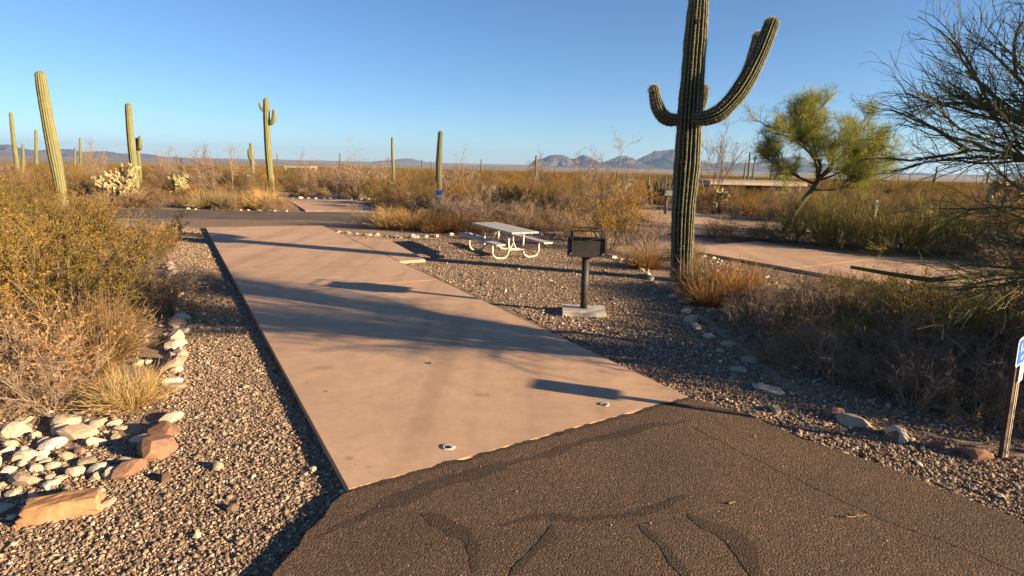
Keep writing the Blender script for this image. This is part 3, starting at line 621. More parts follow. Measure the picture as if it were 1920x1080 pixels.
o = thing('white_marker', (16.9, 27.6, 0), 0, 'short white marker post in the green scrub at right', 'post'); b = MB(); b.box((0, 0, .45), (.12, .04, 1.0)); part('post', b.mesh('post', M['white']), o); b = MB(); b.box((0, -.03, .82), (.11, .01, .14)); part('plate', b.mesh('plate', M['blue']), o)
o = thing('marker_post', (-16.6, 41, tz(-16.6, 41)), 0, 'bare wooden stake beside the far left site sign', 'post'); b = MB(); b.box((0, 0, .6), (.09, .09, 1.3)); part('stake', b.mesh('stake', M['wood']), o); b = MB(); b.box((0, 0, 1.26), (.1, .1, .06)); part('cap', b.mesh('cap', M['dark']), o)

# low building and shade shelters
def building():
    x0, Y, zr = 18.9, 56, .98; zb = tz(23, 57) - .1; zr = max(zr, zb + 2.1)
    t = thing('low_building', (22.6, Y, zb), -.04, 'low tan building with flat pale roof behind the palo verde', 'building'); h = zr - zb
    def bx(nm, c, d, mt, p=t): b = MB(); b.box(c, d); return part(nm, b.mesh(nm, M[mt]), p)
    w = bx('wall', (0, 2.5, h / 2 - .2), (7.0, 4.6, h - .4), 'wall')
    r = bx('roof', (0, 2.3, h - .02), (8.8, 6.4, .34), 'roof'); bx('fascia', (0, -.93, h - .10), (8.84, .05, .22), 'wood', r)
    bx('door', (.55, .17, (h - .45) / 2), (1.1, .06, h - .45), 'door')
    bx('opening', (-1.0, .17, h - .55), (1.2, .05, .42), 'dark'); bx('opening', (2.4, .17, h - .55), (1.6, .05, .42), 'dark')
    for x in (-3.9, 3.9): bx('post', (x, -.6, h / 2 - .1), (.18, .18, h - .2), 'wood')
building()
def ramada(px0, px1, py, Y, label, rz=0):
    a, c = dp(px0, py, Y), dp(px1, py, Y); w = c[0] - a[0]; cx = (a[0] + c[0]) / 2; zb = tz(cx, Y + 1.5); h = a[2] - zb
    t = thing('shade_ramada', (cx, Y, zb), rz, label, 'shelter')
    b = MB(); b.box((0, 1.5, h - .09), (w, 3.0, .16)); part('roof', b.mesh('roof', M['roof']), t)
    b = MB(); b.box((0, -.04, h - .12), (w + .1, .08, .26)); part('beam', b.mesh('beam', M['wood']), t)
    for x in (-w / 2 + .15, w / 2 - .15):
        for y in (.1, 2.8): b = MB(); b.box((x, y, h / 2 - .12), (.2, .2, h - .1)); part('post', b.mesh('post', M['wood']), t)
ramada(533, 583, 311, 95, 'pale far shade shelter right of the tall hooked saguaro')
ramada(905, 942, 326, 95, 'pale far shade shelter beyond the dark saguaro, nearer centre')

# ------------------------------------------------------------------ plants: mesh library (shared), then individuals
LIB = {}
def lib(kind, build, nvar):
    LIB[kind] = []
    for v in range(nvar):
        ps = build(v)                      # list of (part name, [(V,F,tint)], material)
        parts = []; mb = MB(); mats = []
        for nm, geo, mt in ps:
            b = MB()
            for g in geo: b.add(g[0], g[1], 0, g[2] if len(g) > 2 else None); mb.add(g[0], g[1], len(mats), g[2] if len(g) > 2 else None)
            mats.append(mt); parts.append((nm, b.mesh(kind + '_' + nm, mt)))
        LIB[kind].append((parts, mb.mesh(kind, mats)))
def tw(P, ra, rb, tint=None, s=3):
    V, F = strands(P, ra, rb, s); t = np.repeat(R.uniform(0, 1, len(P)), P.shape[1] * s) if tint is None else np.full(len(V), tint); return (V, F, t)
def b_creosote(v, leaf='creo', h=1.35, nl=9500):
    s0 = stems(20, h, 5, 52, .16, .16, 6, .06); s1 = grow(s0, 130, .48, .55, .15, .22, 5, .3); s2 = grow(s1, 620, .24, .7, .12, .25, 4, .15)
    st = [tw(s0, .012, .005), tw(s1, .0055, .0025), tw(s2, .0026, .0012)]
    return [('stems', st, M['darktwig']), ('leaves', [leaves(s2, int(nl * 1.35), .028, .0075, .35), leaves(s1, nl // 5, .028, .0075, .7)], M[leaf])]
lib('creosote_bush', lambda v: b_creosote(v, 'creo'), 4)
lib('brown_creosote', lambda v: b_creosote(v, 'creob', 1.25, 6500), 3)
lib('olive_bush', lambda v: b_creosote(v, 'olive', 1.2, 8000), 3)
def b_bursage(v):
    s0 = stems(46, .52, 5, 82, .2, .25, 5, .02); s1 = grow(s0, 420, .24, .8, .05, .35, 4, .2); s2 = grow(s1, 1300, .11, .9, .05, .4, 3, .1)
    return [('stems', [tw(s0, .006, .003), tw(s1, .003, .0014), tw(s2, .0018, .0008)], M['twig']), ('leaves', [leaves(s2, 3600, .026, .007, .0)], M['burs'])]
lib('dry_shrub', b_bursage, 4)
def b_dead(v):
    s0 = stems(16, .95, 8, 62, .1, .2, 6, .02); s1 = grow(s0, 110, .45, .7, .05, .3, 5, .2); s2 = grow(s1, 620, .2, .8, .05, .35, 4, .1); s3 = grow(s2, 900, .09, .8, 0, .3, 3, .1)
    return [('stems', [tw(s0, .012, .006), tw(s1, .0055, .003)], M['greytwig']), ('twigs', [tw(s2, .003, .0016), tw(s3, .0018, .0009)], M['greytwig'])]
lib('bare_shrub', b_dead, 3)
def b_grass(v, mt='grass', n=620, L=.5):
    s = stems(n, L, 2, 62, .22, .12, 5, -.10, .45); s2 = grow(s, 300, .12, .4, .0, .2, 3, .6)
    return [('blades', [tw(s, .0032, .0012), tw(s2, .003, .001)], M[mt])]
lib('grass_tuft', lambda v: b_grass(v), 3); lib('rust_grass', lambda v: b_grass(v, 'grasso', 760, .46), 3)
def b_broom(v):
    s0 = stems(40, .85, 4, 72, .25, .2, 6, .10, .45); s1 = grow(s0, 380, .42, .55, .22, .2, 5, .2, 1.0, .5); s2 = grow(s1, 1900, .22, .55, .15, .2, 3, .15)
    return [('stems', [tw(s0, .009, .004), tw(s1, .004, .002)], M['broom']), ('twigs', [tw(s2, .0028, .0012)], M['broom'])]
lib('green_broom', b_broom, 3)
def b_ocot(v):
    s0 = stems(11, 2.0, 3, 26, .12, .10, 8, .02); s1 = grow(s0, 120, .5, .5, .2, .25, 5, .35); s2 = grow(s1, 560, .2, .8, .1, .35, 4, .3)
    s3 = grow(s2, 1600, .07, .9, .1, .4, 3, .4)
    return [('stems', [tw(s0, .013, .005), tw(s1, .005, .002)], M['greytwig']), ('twigs', [tw(s2, .0028, .0012), tw(s3, .0022, .0012)], M['twig'])]
lib('wispy_shrub', b_ocot, 2)
def b_cholla(v):
    s0 = stems(4, .75, 5, 30, .06, .12, 5, .05); seg = [grow(s0, 40, .13, .8, .15, .1, 4, .4)]
    for k in range(3): seg.append(grow(seg[-1], 75 - 6 * k, .11, .85, .20, .08, 4, .7))
    P = np.concatenate(seg); n = len(P); prof = np.array([.55, 1, 1, .5])
    V, F = strands(P, .024, .024, 7); c = np.repeat(P.reshape(-1, 3), 7, 0); V = c + (V - c) * np.tile(np.repeat(prof, 7), n)[:, None]
    d = nrm(P[:, 1] - P[:, 0]); q = R.integers(n, size=4200); f = R.uniform(.05, 1, (4200, 1)); p = P[q, 0] * (1 - f) + P[q, 3] * f; w = nrm(R.normal(size=(4200, 3)) + d[q] * .5)
    sp = np.stack([p + w * .015, p + w * .046], 1)
    return [('trunk', [tw(s0, .045, .03, s=8)], M['chollatrunk']), ('joints', [(V, F, np.repeat(R.uniform(.2, .8, n), 28)), tw(sp, .002, .001)], M['cholla'])]
lib('cholla', b_cholla, 3)

CAT = dict(creosote_bush='bush', brown_creosote='bush', olive_bush='bush', dry_shrub='shrub', bare_shrub='shrub', grass_tuft='grass', rust_grass='grass', green_broom='bush', wispy_shrub='shrub', cholla='cactus')
def plant(kind, x, y, sc, label, group=None, v=None, rz=None, detail=True, sq=None):
    L = LIB[kind]; parts, merged = L[(R.integers(len(L)) if v is None else v) % len(L)]; rz = R.uniform(0, 6.28) if rz is None else rz
    s3 = (sc * (sq[0] if sq else R.uniform(.9, 1.12)), sc * (sq[0] if sq else R.uniform(.9, 1.12)), sc * (sq[1] if sq else R.uniform(.9, 1.1)))
    if detail:
        t = thing(kind, (x, y, tz(x, y)), rz, label, CAT[kind], group, s3)
        for nm, me in parts: part(nm, me, t)
    else:
        t = part(kind, merged); t.location = (x, y, tz(x, y)); t.rotation_euler = (0, 0, rz); t.scale = s3; tag(t, label, CAT[kind], group)
    return t

def inside(p, poly):
    x, y = p; c = False; j = len(poly) - 1
    for i in range(len(poly)):
        (xi, yi), (xj, yj) = poly[i], poly[j]
        if (yi > y) != (yj > y) and x < (xj - xi) * (y - yi) / (yj - yi) + xi: c = not c
        j = i
    return c
def grown(q, g):
    c = np.mean(np.array(q), 0); return [tuple(c + (np.array(p) - c) * (1 + g / np.linalg.norm(np.array(p) - c))) for p in q]
KEEP = [GRAVEL, grown(PAD, .4), grown(PADR, .4), grown(PAD2, 1.2), grown(PADU, .8), DRIVE]
rc = np.array(ROADC, float); RD = np.concatenate([rc[i] + (rc[i + 1] - rc[i]) * np.linspace(0, 1, 30)[:, None] for i in range(len(rc) - 1)])
def free(x, y, r=.3):
    if any(inside((x, y), k) for k in KEEP): return False
    for k in range(6):
        a = k * 1.05
        if any(inside((x + r * math.cos(a), y + r * math.sin(a)), q) for q in KEEP): return False
    return np.min(np.hypot(RD[:, 0] - x, RD[:, 1] - y)) > 1.9 + r * .9
def scatter(poly, n, mind, r=.3, tries=60, extra=None):
    P = []; px = [p[0] for p in poly]; py = [p[1] for p in poly]
    for _ in range(n * tries):
        if len(P) >= n: break
        x, y = R.uniform(min(px), max(px)), R.uniform(min(py), max(py))
        if inside((x, y), poly) and free(x, y, r) and all((x - a) ** 2 + (y - b) ** 2 > mind * mind for a, b in P) and (extra is None or extra(x, y)): P.append((x, y))
    return P

# --- near left scrub
L1 = [((-5.5, 7.0), 'creosote_bush', .85, 'yellow-green creosote bush nearest the left rock border'), ((-6.6, 9.6), 'olive_bush', .85, 'dark olive bush with open stems against the left rock row'),
      ((-6.0, 5.6), 'creosote_bush', .85, 'large yellow creosote bush at the left picture edge'), ((-7.4, 7.9), 'creosote_bush', .95, 'tall golden creosote in the middle of the left thicket'),
      ((-4.75, 5.3), 'dry_shrub', 1.25, 'tangled dry brown shrub above the white rocks'), ((-4.15, 4.95), 'bare_shrub', .55, 'low leafless grey shrub behind the white rock pile'), ((-5.2, 4.9), 'dry_shrub', 1.15, 'dry straw-coloured shrub at the lower left edge'),
      ((-4.75, 6.25), 'rust_grass', 1.35, 'rust-coloured dry grass clump beside the left rock row'), ((-5.25, 8.4), 'dry_shrub', 1.05, 'dry brown shrub behind the rocks below the olive bush'), ((-3.55, 5.15), 'grass_tuft', .62, 'small straw grass tuft beside the red-brown rocks'),
      ((-8.3, 11.7), 'creosote_bush', .8, 'yellowish creosote at the gravel edge left of the shadow'), ((-8.5, 13.1), 'grass_tuft', 1.0, 'pale dry grass clump at the gravel edge near the shadow tip'), ((-8.9, 14.4), 'rust_grass', 1.15, 'rust dry grass clump beside the upper gravel strip')]
for (x, y), k, s, lb in L1: plant(k, x, y, s, lb)
POLYL = [(-5.3, 5.6), (-6.7, 9.0), (-9.0, 12.4), (-12.2, 17), (-15.5, 21), (-24, 20.5), (-20, 14), (-11, 7), (-7.5, 4.6)]
kinds = ['creosote_bush', 'creosote_bush', 'creosote_bush', 'brown_creosote', 'olive_bush', 'dry_shrub', 'brown_creosote', 'bare_shrub']
for i, (x, y) in enumerate(scatter(POLYL, 74, .78, .45)):
    k = kinds[R.integers(len(kinds))]; lowk = k == 'dry_shrub'
    plant(k, x, y, R.uniform(.62, .86) * (1.3 if lowk else 1.0) * (1.0 if y < 12 else .88), {'creosote_bush': 'yellow-green creosote bush', 'brown_creosote': 'brown-leaved bush', 'olive_bush': 'olive green bush', 'dry_shrub': 'low dry shrub', 'bare_shrub': 'leafless twiggy shrub'}[k] + ' in the left thicket, ' + ('nearest the camera' if y < 9 else 'level with the grill' if y < 13 else 'level with the picnic table' if y < 17 else 'close to the loop road') + (' by the gravel' if x > -.62 * y + .3 else ' by the picture edge' if x < -.8 * y else ''), 'bushes of the left thicket', detail=y < 14)
for i, (x, y) in enumerate(scatter([(-4.2, 4.9), (-4.7, 6.9), (-6.1, 9.4), (-8.0, 12.4), (-11, 17.2), (-12, 17), (-8.6, 12), (-6.6, 9), (-5.3, 6.5), (-5.4, 4.6)], 20, .42, .2)):
    k = ['rust_grass', 'grass_tuft', 'dry_shrub'][i % 3]; plant(k, x, y, R.uniform(.55, .85), 'low dry clump along the rear of the left rock border' if k != 'dry_shrub' else 'small dry shrub along the rear of the left rock border', 'dry clumps behind the left rocks')

# --- island behind the table
for (x, y), k, s, lb in [((-4.3, 20.3), 'grass_tuft', 1.35, 'golden grass clump at the left end of the island behind the table'), ((-3.5, 20.1), 'grass_tuft', 1.2, 'second golden grass clump from the left on the island'), ((-2.8, 20.4), 'grass_tuft', 1.25, 'golden grass clump left of the dark island scrub'), ((-5.2, 20.2), 'bare_shrub', .7, 'low grey bare shrub at the corner of the pad')]: plant(k, x, y, s, lb)
for i, (x, y) in enumerate(scatter([(-5.6, 19.9), (-3.6, 18.7), (-1.8, 19.4), (1.4, 20.1), (1.2, 20.9), (-2.5, 21.6), (-5.5, 21.6)], 40, .42, .1, 60, lambda x, y: x > -2.7)):
    plant(['dry_shrub', 'dry_shrub', 'rust_grass', 'bare_shrub'][i % 4], x, y, R.uniform(.85, 1.2), 'brown dry clump on the island between table and loop road', 'dry clumps on the island', detail=False)
# --- scrub right of the table
for (x, y), k, s, lb in [((2.6, 17.6), 'wispy_shrub', 1.2, 'tall bare shrub with wispy seed stalks behind the grill'), ((2.7, 16.3), 'creosote_bush', .95, 'yellow bush with bare lower stems right behind the grill'), ((1.6, 20.7), 'bare_shrub', 1.15, 'spreading bare shrub right of the picnic table'), ((3.5, 15.4), 'bare_shrub', .95, 'bare brown shrub left of the big saguaro trunk'),
                         ((3.3, 17.2), 'brown_creosote', .95, 'brown bush behind the yellow one near the saguaro'), ((3.0, 13.3), 'rust_grass', .95, 'rust grass clump just behind the big saguaro base'), ((3.95, 13.2), 'grass_tuft', .8, 'pale grass tuft right of the saguaro at the neighbouring pad'), ((4.3, 14.6), 'grass_tuft', .9, 'pale grass at the far corner of the neighbouring pad'), ((2.0, 18.9), 'dry_shrub', 1.1, 'dry shrub under the tall wispy stalks')]: plant(k, x, y, s, lb)
# --- saguaro foot and shaded right bank
for (x, y), k, s, lb in [((3.55, 10.6), 'rust_grass', 1.25, 'large rust grass clump in front of the saguaro foot'), ((3.95, 10.0), 'rust_grass', 1.15, 'rust grass clump right of the largest one by the saguaro'), ((3.35, 9.75), 'rust_grass', .95, 'low rust grass clump nearest the shaded gravel'), ((4.4, 10.9), 'rust_grass', .9, 'rust grass clump beside the pale stones of the right bank'),
                         ((4.9, 9.3), 'green_broom', .5, 'grey-green broom bush in half shade on the right bank'), ((5.8, 9.4), 'green_broom', .45, 'green broom bush below the low curved branch'), ((7.0, 9.2), 'green_broom', .65, 'green broom bush at the right edge under the branch'),
                         ((4.0, 8.5), 'dry_shrub', .95, 'dark shaded shrub at the left of the right bank'), ((4.7, 7.7), 'bare_shrub', .75, 'bare pale-stemmed shrub in the shade of the bank'), ((5.5, 8.1), 'green_broom', .7, 'shaded green broom in the middle of the bank'), ((4.35, 6.55), 'bare_shrub', .75, 'bare rust-stemmed shrub in front of the bank'), ((4.05, 6.0), 'dry_shrub', .75, 'low dry shrub behind the border stones at right'),
                         ((5.3, 6.6), 'olive_bush', .8, 'olive bush behind the near site sign'), ((5.0, 5.7), 'dry_shrub', .95, 'dark dry shrub left of the near site sign'), ((5.75, 5.3), 'bare_shrub', .9, 'bare tangled shrub right behind the near sign'), ((6.1, 7.3), 'green_broom', .7, 'green broom bush at right edge above the sign')]: plant(k, x, y, s, lb)
for i, (x, y) in enumerate(scatter([(3.5, 5.8), (4.1, 8.9), (4.9, 10.0), (7.4, 9.4), (8.5, 7), (7.0, 4.2), (4.9, 5.0)], 42, .45, .15)):
    k = ['green_broom', 'bare_shrub', 'olive_bush', 'green_broom'][i % 4] if y > 6.8 else ['bare_shrub', 'dry_shrub', 'bare_shrub'][i % 3]; plant(k, x, y, R.uniform(.34, .5) * (1.5 if k in ('dry_shrub', 'bare_shrub') else 1), {'dry_shrub': 'low dry shrub filling the shaded right bank', 'bare_shrub': 'small bare shrub filling the shaded right bank', 'olive_bush': 'small olive bush filling the shaded right bank', 'green_broom': 'small broom bush filling the shaded right bank'}[k], 'undergrowth of the right bank')
for i, (x, y) in enumerate([(3.35, 6.7), (3.6, 6.1), (3.75, 7.3), (4.0, 5.45), (4.45, 5.15), (3.4, 7.9), (4.5, 5.8), (3.55, 8.6)]):
    plant(['dry_shrub', 'bare_shrub'][i % 2], x, y, [.7, .5][i % 2] * R.uniform(.85, 1.1), ('low dry shrub' if i % 2 == 0 else 'small bare curly-twigged shrub') + ' along the stone edge of the shaded bank', 'shrubs along the bank edge')
# out of frame to the right: thicket that shades the bank
for i, (x, y) in enumerate([(7.0, 5.0), (8.0, 4.5), (9.0, 5.2), (8.4, 6.6), (9.4, 4.2), (6.2, 5.0), (6.7, 4.7), (7.5, 4.55), (7.7, 5.5), (6.3, 5.6), (8.6, 4.6), (7.1, 5.8), (10.2, 4.0)]): plant('olive_bush', x, y, .92, 'olive bush of the thicket right of the sign, mostly out of view', 'bushes right of the sign', detail=False)
# --- between neighbouring pad and loop road
for (x, y), k, s, lb in [((9.6, 17.6), 'green_broom', 1.25, 'big green broom bush left front of the palo verde'), ((10.9, 16.6), 'green_broom', 1.3, 'big green broom bush beyond the neighbouring pad'), ((12.4, 16.2), 'green_broom', 1.05, 'green broom bush right of the larger two past the pad'), ((10.2, 18.3), 'green_broom', 1.2, 'green broom bush directly in front of the palo verde trunk'), ((11.7, 17.3), 'green_broom', 1.25, 'green broom bush in the second row beyond the pad'), ((13.2, 16.6), 'green_broom', 1.1, 'green broom bush at the right of the row past the pad'), ((8.8, 18.6), 'green_broom', .95, 'smaller broom bush at the left foot of the palo verde'), ((6.9, 19.1), 'dry_shrub', 1.2, 'dark low shrub between the pad end and loop road'), ((7.9, 18.9), 'dry_shrub', 1.1, 'dark low shrub right of another between pad and road'), ((13.6, 15.4), 'dry_shrub', 1.35, 'dry shrub in front of the drooping pale cholla'), ((14.6, 15.6), 'olive_bush', .9, 'olive bush at the right edge beyond the pad')]: plant(k, x, y, s, lb)
for i, (x, y) in enumerate(scatter([(9.5, 18.6), (12.3, 14.4), (20, 13.5), (15, 17)], 16, .8, .3)):
    plant(['dry_shrub', 'olive_bush', 'green_broom', 'bare_shrub'][i % 4], x, y, R.uniform(.7, 1.05), 'mixed shrub right of the palo verde before the loop road', 'shrubs before the loop road at right', detail=False)
# --- beyond the loop road
for (x, y), k, s, lb in [((-11.3, 26.9), 'grass_tuft', 1.5, 'golden grass clump beyond the road at the pad corner'), ((-12.2, 27.0), 'grass_tuft', 1.4, 'golden grass clump second from the far pad corner'), ((-13.1, 26.8), 'grass_tuft', 1.45, 'golden grass clump third from the far pad corner'), ((-14.0, 26.9), 'grass_tuft', 1.4, 'golden grass clump at the left of the roadside row'), ((-10.7, 26.6), 'dry_shrub', 1.1, 'dry shrub in front of the golden roadside grass'), ((-12.6, 26.4), 'dry_shrub', 1.0, 'low dark shrub under the golden roadside grass')]: plant(k, x, y, s, lb)
for px, Y, s, lb in [(420, 34, 1.35, 'pale bare shrub left of the small stubby saguaro'), (672, 36, 1.35, 'pale wispy shrub in front of the far flat'), (855, 40, 1.3, 'pale wispy shrub behind the dark armless saguaro'), (1330, 40, 1.35, 'tall wispy shrub right behind the big saguaro')]:
    p = dp(px, 360, Y); plant('bare_shrub' if px < 1000 else 'wispy_shrub', p[0], Y, s * 1.35, lb, sq=(1.15, 1.25))
for px, py, Y, s, lb in [(205, 306, 27, 1.35, 'large pale cholla left of the slim straight saguaro'), (232, 318, 28, .9, 'small pale cholla beside the larger one at left'), (335, 320, 30, .95, 'pale cholla with a dark stub in the left middle distance'), (735, 328, 36, 1.1, 'pale cholla at the foot of the thin armless saguaro'), (915, 345, 31, 1.0, 'pale cholla patch in the middle behind the table'), (1157, 340, 30, 1.3, 'large pale cholla left of the big saguaro'), (940, 346, 33, .9, 'small pale cholla right of the middle patch'),
                         (1357, 345, 30, 1.15, 'pale cholla in front of the low building'), (1738, 378, 24, .95, 'pale low cholla right of the palo verde'), (1900, 408, 20, .95, 'pale cholla at the right edge behind the tall one')]:
    p = dp(px, py, Y); g = tz(p[0], Y); plant('cholla', p[0], Y, max(.8, (p[2] - g) / 1.05), lb, sq=(.85 * min(s, 1.15), 1.0))
kinds = ['brown_creosote'] * 5 + ['creosote_bush'] * 2 + ['dry_shrub'] * 4 + ['olive_bush'] * 2 + ['bare_shrub'] * 2 + ['grass_tuft']
DS = {'brown_creosote': 'brown creosote bush', 'creosote_bush': 'yellowish creosote bush', 'dry_shrub': 'low dry shrub', 'olive_bush': 'olive green bush', 'bare_shrub': 'leafless brown shrub', 'grass_tuft': 'dry grass tuft'}
def where(x, y):
    r = x / y
    a = 'behind the left thicket' if r < -.56 else 'around the far pink pad' if r < -.22 else 'behind the near picnic table' if r < .06 else 'left behind the big saguaro' if r < .27 else 'around the palo verde' if r < .62 else 'behind the right edge scrub'
    return a + (', close to the loop road' if y < 31 else ', on the middle flat' if y < 48 else ', on the farther flat')
def back(y0, y1, n, mind, smin, smax):
    for x, y in scatter([(-.98 * y0 - 3, y0), (.98 * y0 + 3, y0), (.98 * y1 + 3, y1), (-.98 * y1 - 3, y1)], n, mind, .4, 30, lambda x, y: (y > 25.2 or abs(x) > 17) and not (-15 < x < -9.5 and y < 29)):
        k = kinds[R.integers(len(kinds))]; s = R.uniform(smin, smax) * (1.45 if k == 'dry_shrub' else 1); big = 'small ' if s < smin + (smax - smin) * .4 and k != 'dry_shrub' else ''
        w = where(x, y); plant(k, x, y, s, big + DS[k] + ' ' + w, 'scrub ' + w.replace(',', ''), detail=False)
back(25.5, 33, 260, .78, .52, .84); back(33, 48, 430, .95, .55, .9); back(48, 64, 330, 1.3, .6, .95)
for x, y in scatter([(-26, 28), (26, 28), (50, 58), (-50, 58)], 26, 4.0, .4, 30):
    w = where(x, y); k = ['bare_shrub', 'wispy_shrub', 'brown_creosote'][R.integers(3)]; plant(k, x, y, R.uniform(.95, 1.2) * (1.5 if k == 'bare_shrub' else 1), {'bare_shrub': 'tall spreading leafless shrub ', 'wispy_shrub': 'tall wispy stalked shrub ', 'brown_creosote': 'tall brown creosote bush '}[k] + w, 'tall shrubs ' + w.replace(',', ''), detail=False)

# far scrub carpet: uncountable, one object of instanced bushes
def far_scrub():
    n = 22000; r = np.exp(R.uniform(math.log(58), math.log(1100), n)); a = R.uniform(-.85, .85, n); x, y = r * np.sin(a), r * np.cos(a); k = (y > 60)
    x, y = x[k], y[k]; z = terrain(x, y); me = bpy.data.meshes.new('far_scrub'); me.vertices.add(len(x)); me.vertices.foreach_set('co', np.stack([x, y, z], -1).astype(np.float32).ravel())
    for nm, val in (('sz', (R.uniform(.55, 1.05, len(x)) * (1 + sstep(150, 900, np.hypot(x, y)) * .8))), ('rz', R.uniform(0, 6.28, len(x)))):
        at = me.attributes.new(nm, 'FLOAT', 'POINT'); at.data.foreach_set('value', val.astype(np.float32))
    o = tag(part('far_scrub', me), 'far carpet of brown and olive desert scrub before the plain', 'scrub', kind='stuff')
    ng = bpy.data.node_groups.new('far_scrub', 'GeometryNodeTree'); ng.interface.new_socket('Geometry', in_out='INPUT', socket_type='NodeSocketGeometry'); ng.interface.new_socket('Geometry', in_out='OUTPUT', socket_type='NodeSocketGeometry')
    gi, go = ng.nodes.new('NodeGroupInput'), ng.nodes.new('NodeGroupOutput'); ip = ng.nodes.new('GeometryNodeInstanceOnPoints'); g2 = ng.nodes.new('GeometryNodeGeometryToInstance')
    src = []
    for kd in ('brown_creosote', 'olive_bush', 'dry_shrub', 'creosote_bush', 'bare_shrub', 'olive_bush'):
        s = next(q for q in bpy.data.objects if q.type == 'MESH' and q.parent is None and q.data.name.startswith(kd) and q.name.startswith(kd)); oi = ng.nodes.new('GeometryNodeObjectInfo'); oi.inputs['Object'].default_value = s; oi.inputs['As Instance'].default_value = True; src.append(oi); 
    for s in src[::-1]: ng.links.new(s.outputs['Geometry'], g2.inputs[0])
    sz = ng.nodes.new('GeometryNodeInputNamedAttribute'); sz.inputs[0].default_value = 'sz'; rz = ng.nodes.new('GeometryNodeInputNamedAttribute'); rz.inputs[0].default_value = 'rz'; cx = ng.nodes.new('ShaderNodeCombineXYZ'); ng.links.new(rz.outputs[0], cx.inputs[2])
    ng.links.new(gi.outputs[0], ip.inputs['Points']); ng.links.new(g2.outputs[0], ip.inputs['Instance']); ip.inputs['Pick Instance'].default_value = True
    ng.links.new(cx.outputs[0], ip.inputs['Rotation']); ng.links.new(sz.outputs[0], ip.inputs['Scale']); ng.links.new(ip.outputs[0], go.inputs[0])
    md = o.modifiers.new('scatter', 'NODES'); md.node_group = ng
far_scrub()

# ------------------------------------------------------------------ palo verde trees
def limb(pts, n=10):
    P = np.array(pts, float); d = np.r_[0, np.cumsum(np.linalg.norm(np.diff(P, axis=0), axis=1))]; t = np.linspace(0, d[-1], n); Q = np.stack([np.interp(t, d, P[:, c]) for c in range(3)], -1)
    Q[1:-1] = (Q[:-2] + 2 * Q[1:-1] + Q[2:]) / 4; return Q
def palo_verde(loc, trunk, limbs, levels, label, mt, bark, tip, bare=()):
    t = thing('palo_verde_tree', loc, 0, label, 'tree'); b = MB()
    P, r = trunk; b.tube(limb(P, 12), np.linspace(r[0], r[1], 12), 10); part('trunk', b.mesh('trunk', M[bark]), t)
    LP = []
    for li, (P, ra, rb) in enumerate(limbs):
        Q = limb(P, 10); b = MB(); b.tube(Q, np.linspace(ra, rb, 10), 8); part('limb', b.mesh('limb', M[bark]), t)
        if li not in bare: LP.append(Q)
    cur = np.stack(LP); mb = MB(); 
    for k, (n, L, an, up, wob, K, ra, rb, t0, grav) in enumerate(levels):
        cur = grow(cur, n, L, an, up, wob, K, t0, 1.0, .4, grav); V, F, tn = tw(cur, ra, rb)
        mb.add(V, F, 0 if k < tip else 1, tn)
    part('crown', mb.mesh('crown', [M[bark], M[mt]]), t); return t
T = np.array([10.0, 21.2, 0])
palo_verde((9.7, 21.2, 0), ([(0, 0, -.1), (.25, 0, .5), (.55, 0, 1.1), (.95, 0, 1.65), (1.1, 0, 2.05)], (.11, .075)),
           [([(1.05, 0, 1.95), (.9, -.2, 2.5), (.4, -.3, 3.0), (-.3, -.4, 3.4), (-.8, -.3, 3.5)], .06, .02), ([(1.1, 0, 2.0), (1.1, .2, 2.6), (.8, .2, 3.3), (.6, .1, 4.0)], .06, .02), ([(1.1, 0, 2.0), (1.5, 0, 2.5), (1.9, -.2, 3.0), (2.3, -.2, 3.5)], .06, .02), ([(1.0, 0, 1.9), (1.7, .2, 2.1), (2.3, .3, 2.4), (2.9, .2, 2.7)], .05, .015),
            ([(1.0, 0, 1.8), (.5, .2, 2.0), (0, .3, 2.3), (-.4, .2, 2.5)], .05, .015), ([(1.0, 0, 1.9), (1.2, -.6, 2.3), (1.0, -1.0, 2.8)], .05, .015), ([(1.05, 0, 1.9), (1.5, .7, 2.4), (1.4, 1.1, 3.0)], .05, .015), ([(.9, 0, 1.6), (1.5, -.4, 1.6), (2.0, -.7, 1.9)], .04, .012)],
           [(84, .85, .65, .35, .2, 6, .016, .007, .3, 0), (640, .5, .65, .3, .22, 5, .008, .004, .25, 0), (4200, .30, .6, .12, .2, 3, .004, .0025, .2, .02), (36000, .20, .8, .12, .2, 2, .0038, .0018, .05, .03)],
           'yellow-green palo verde tree standing beyond the neighbouring pad', 'pv', 'pvbd', 2)
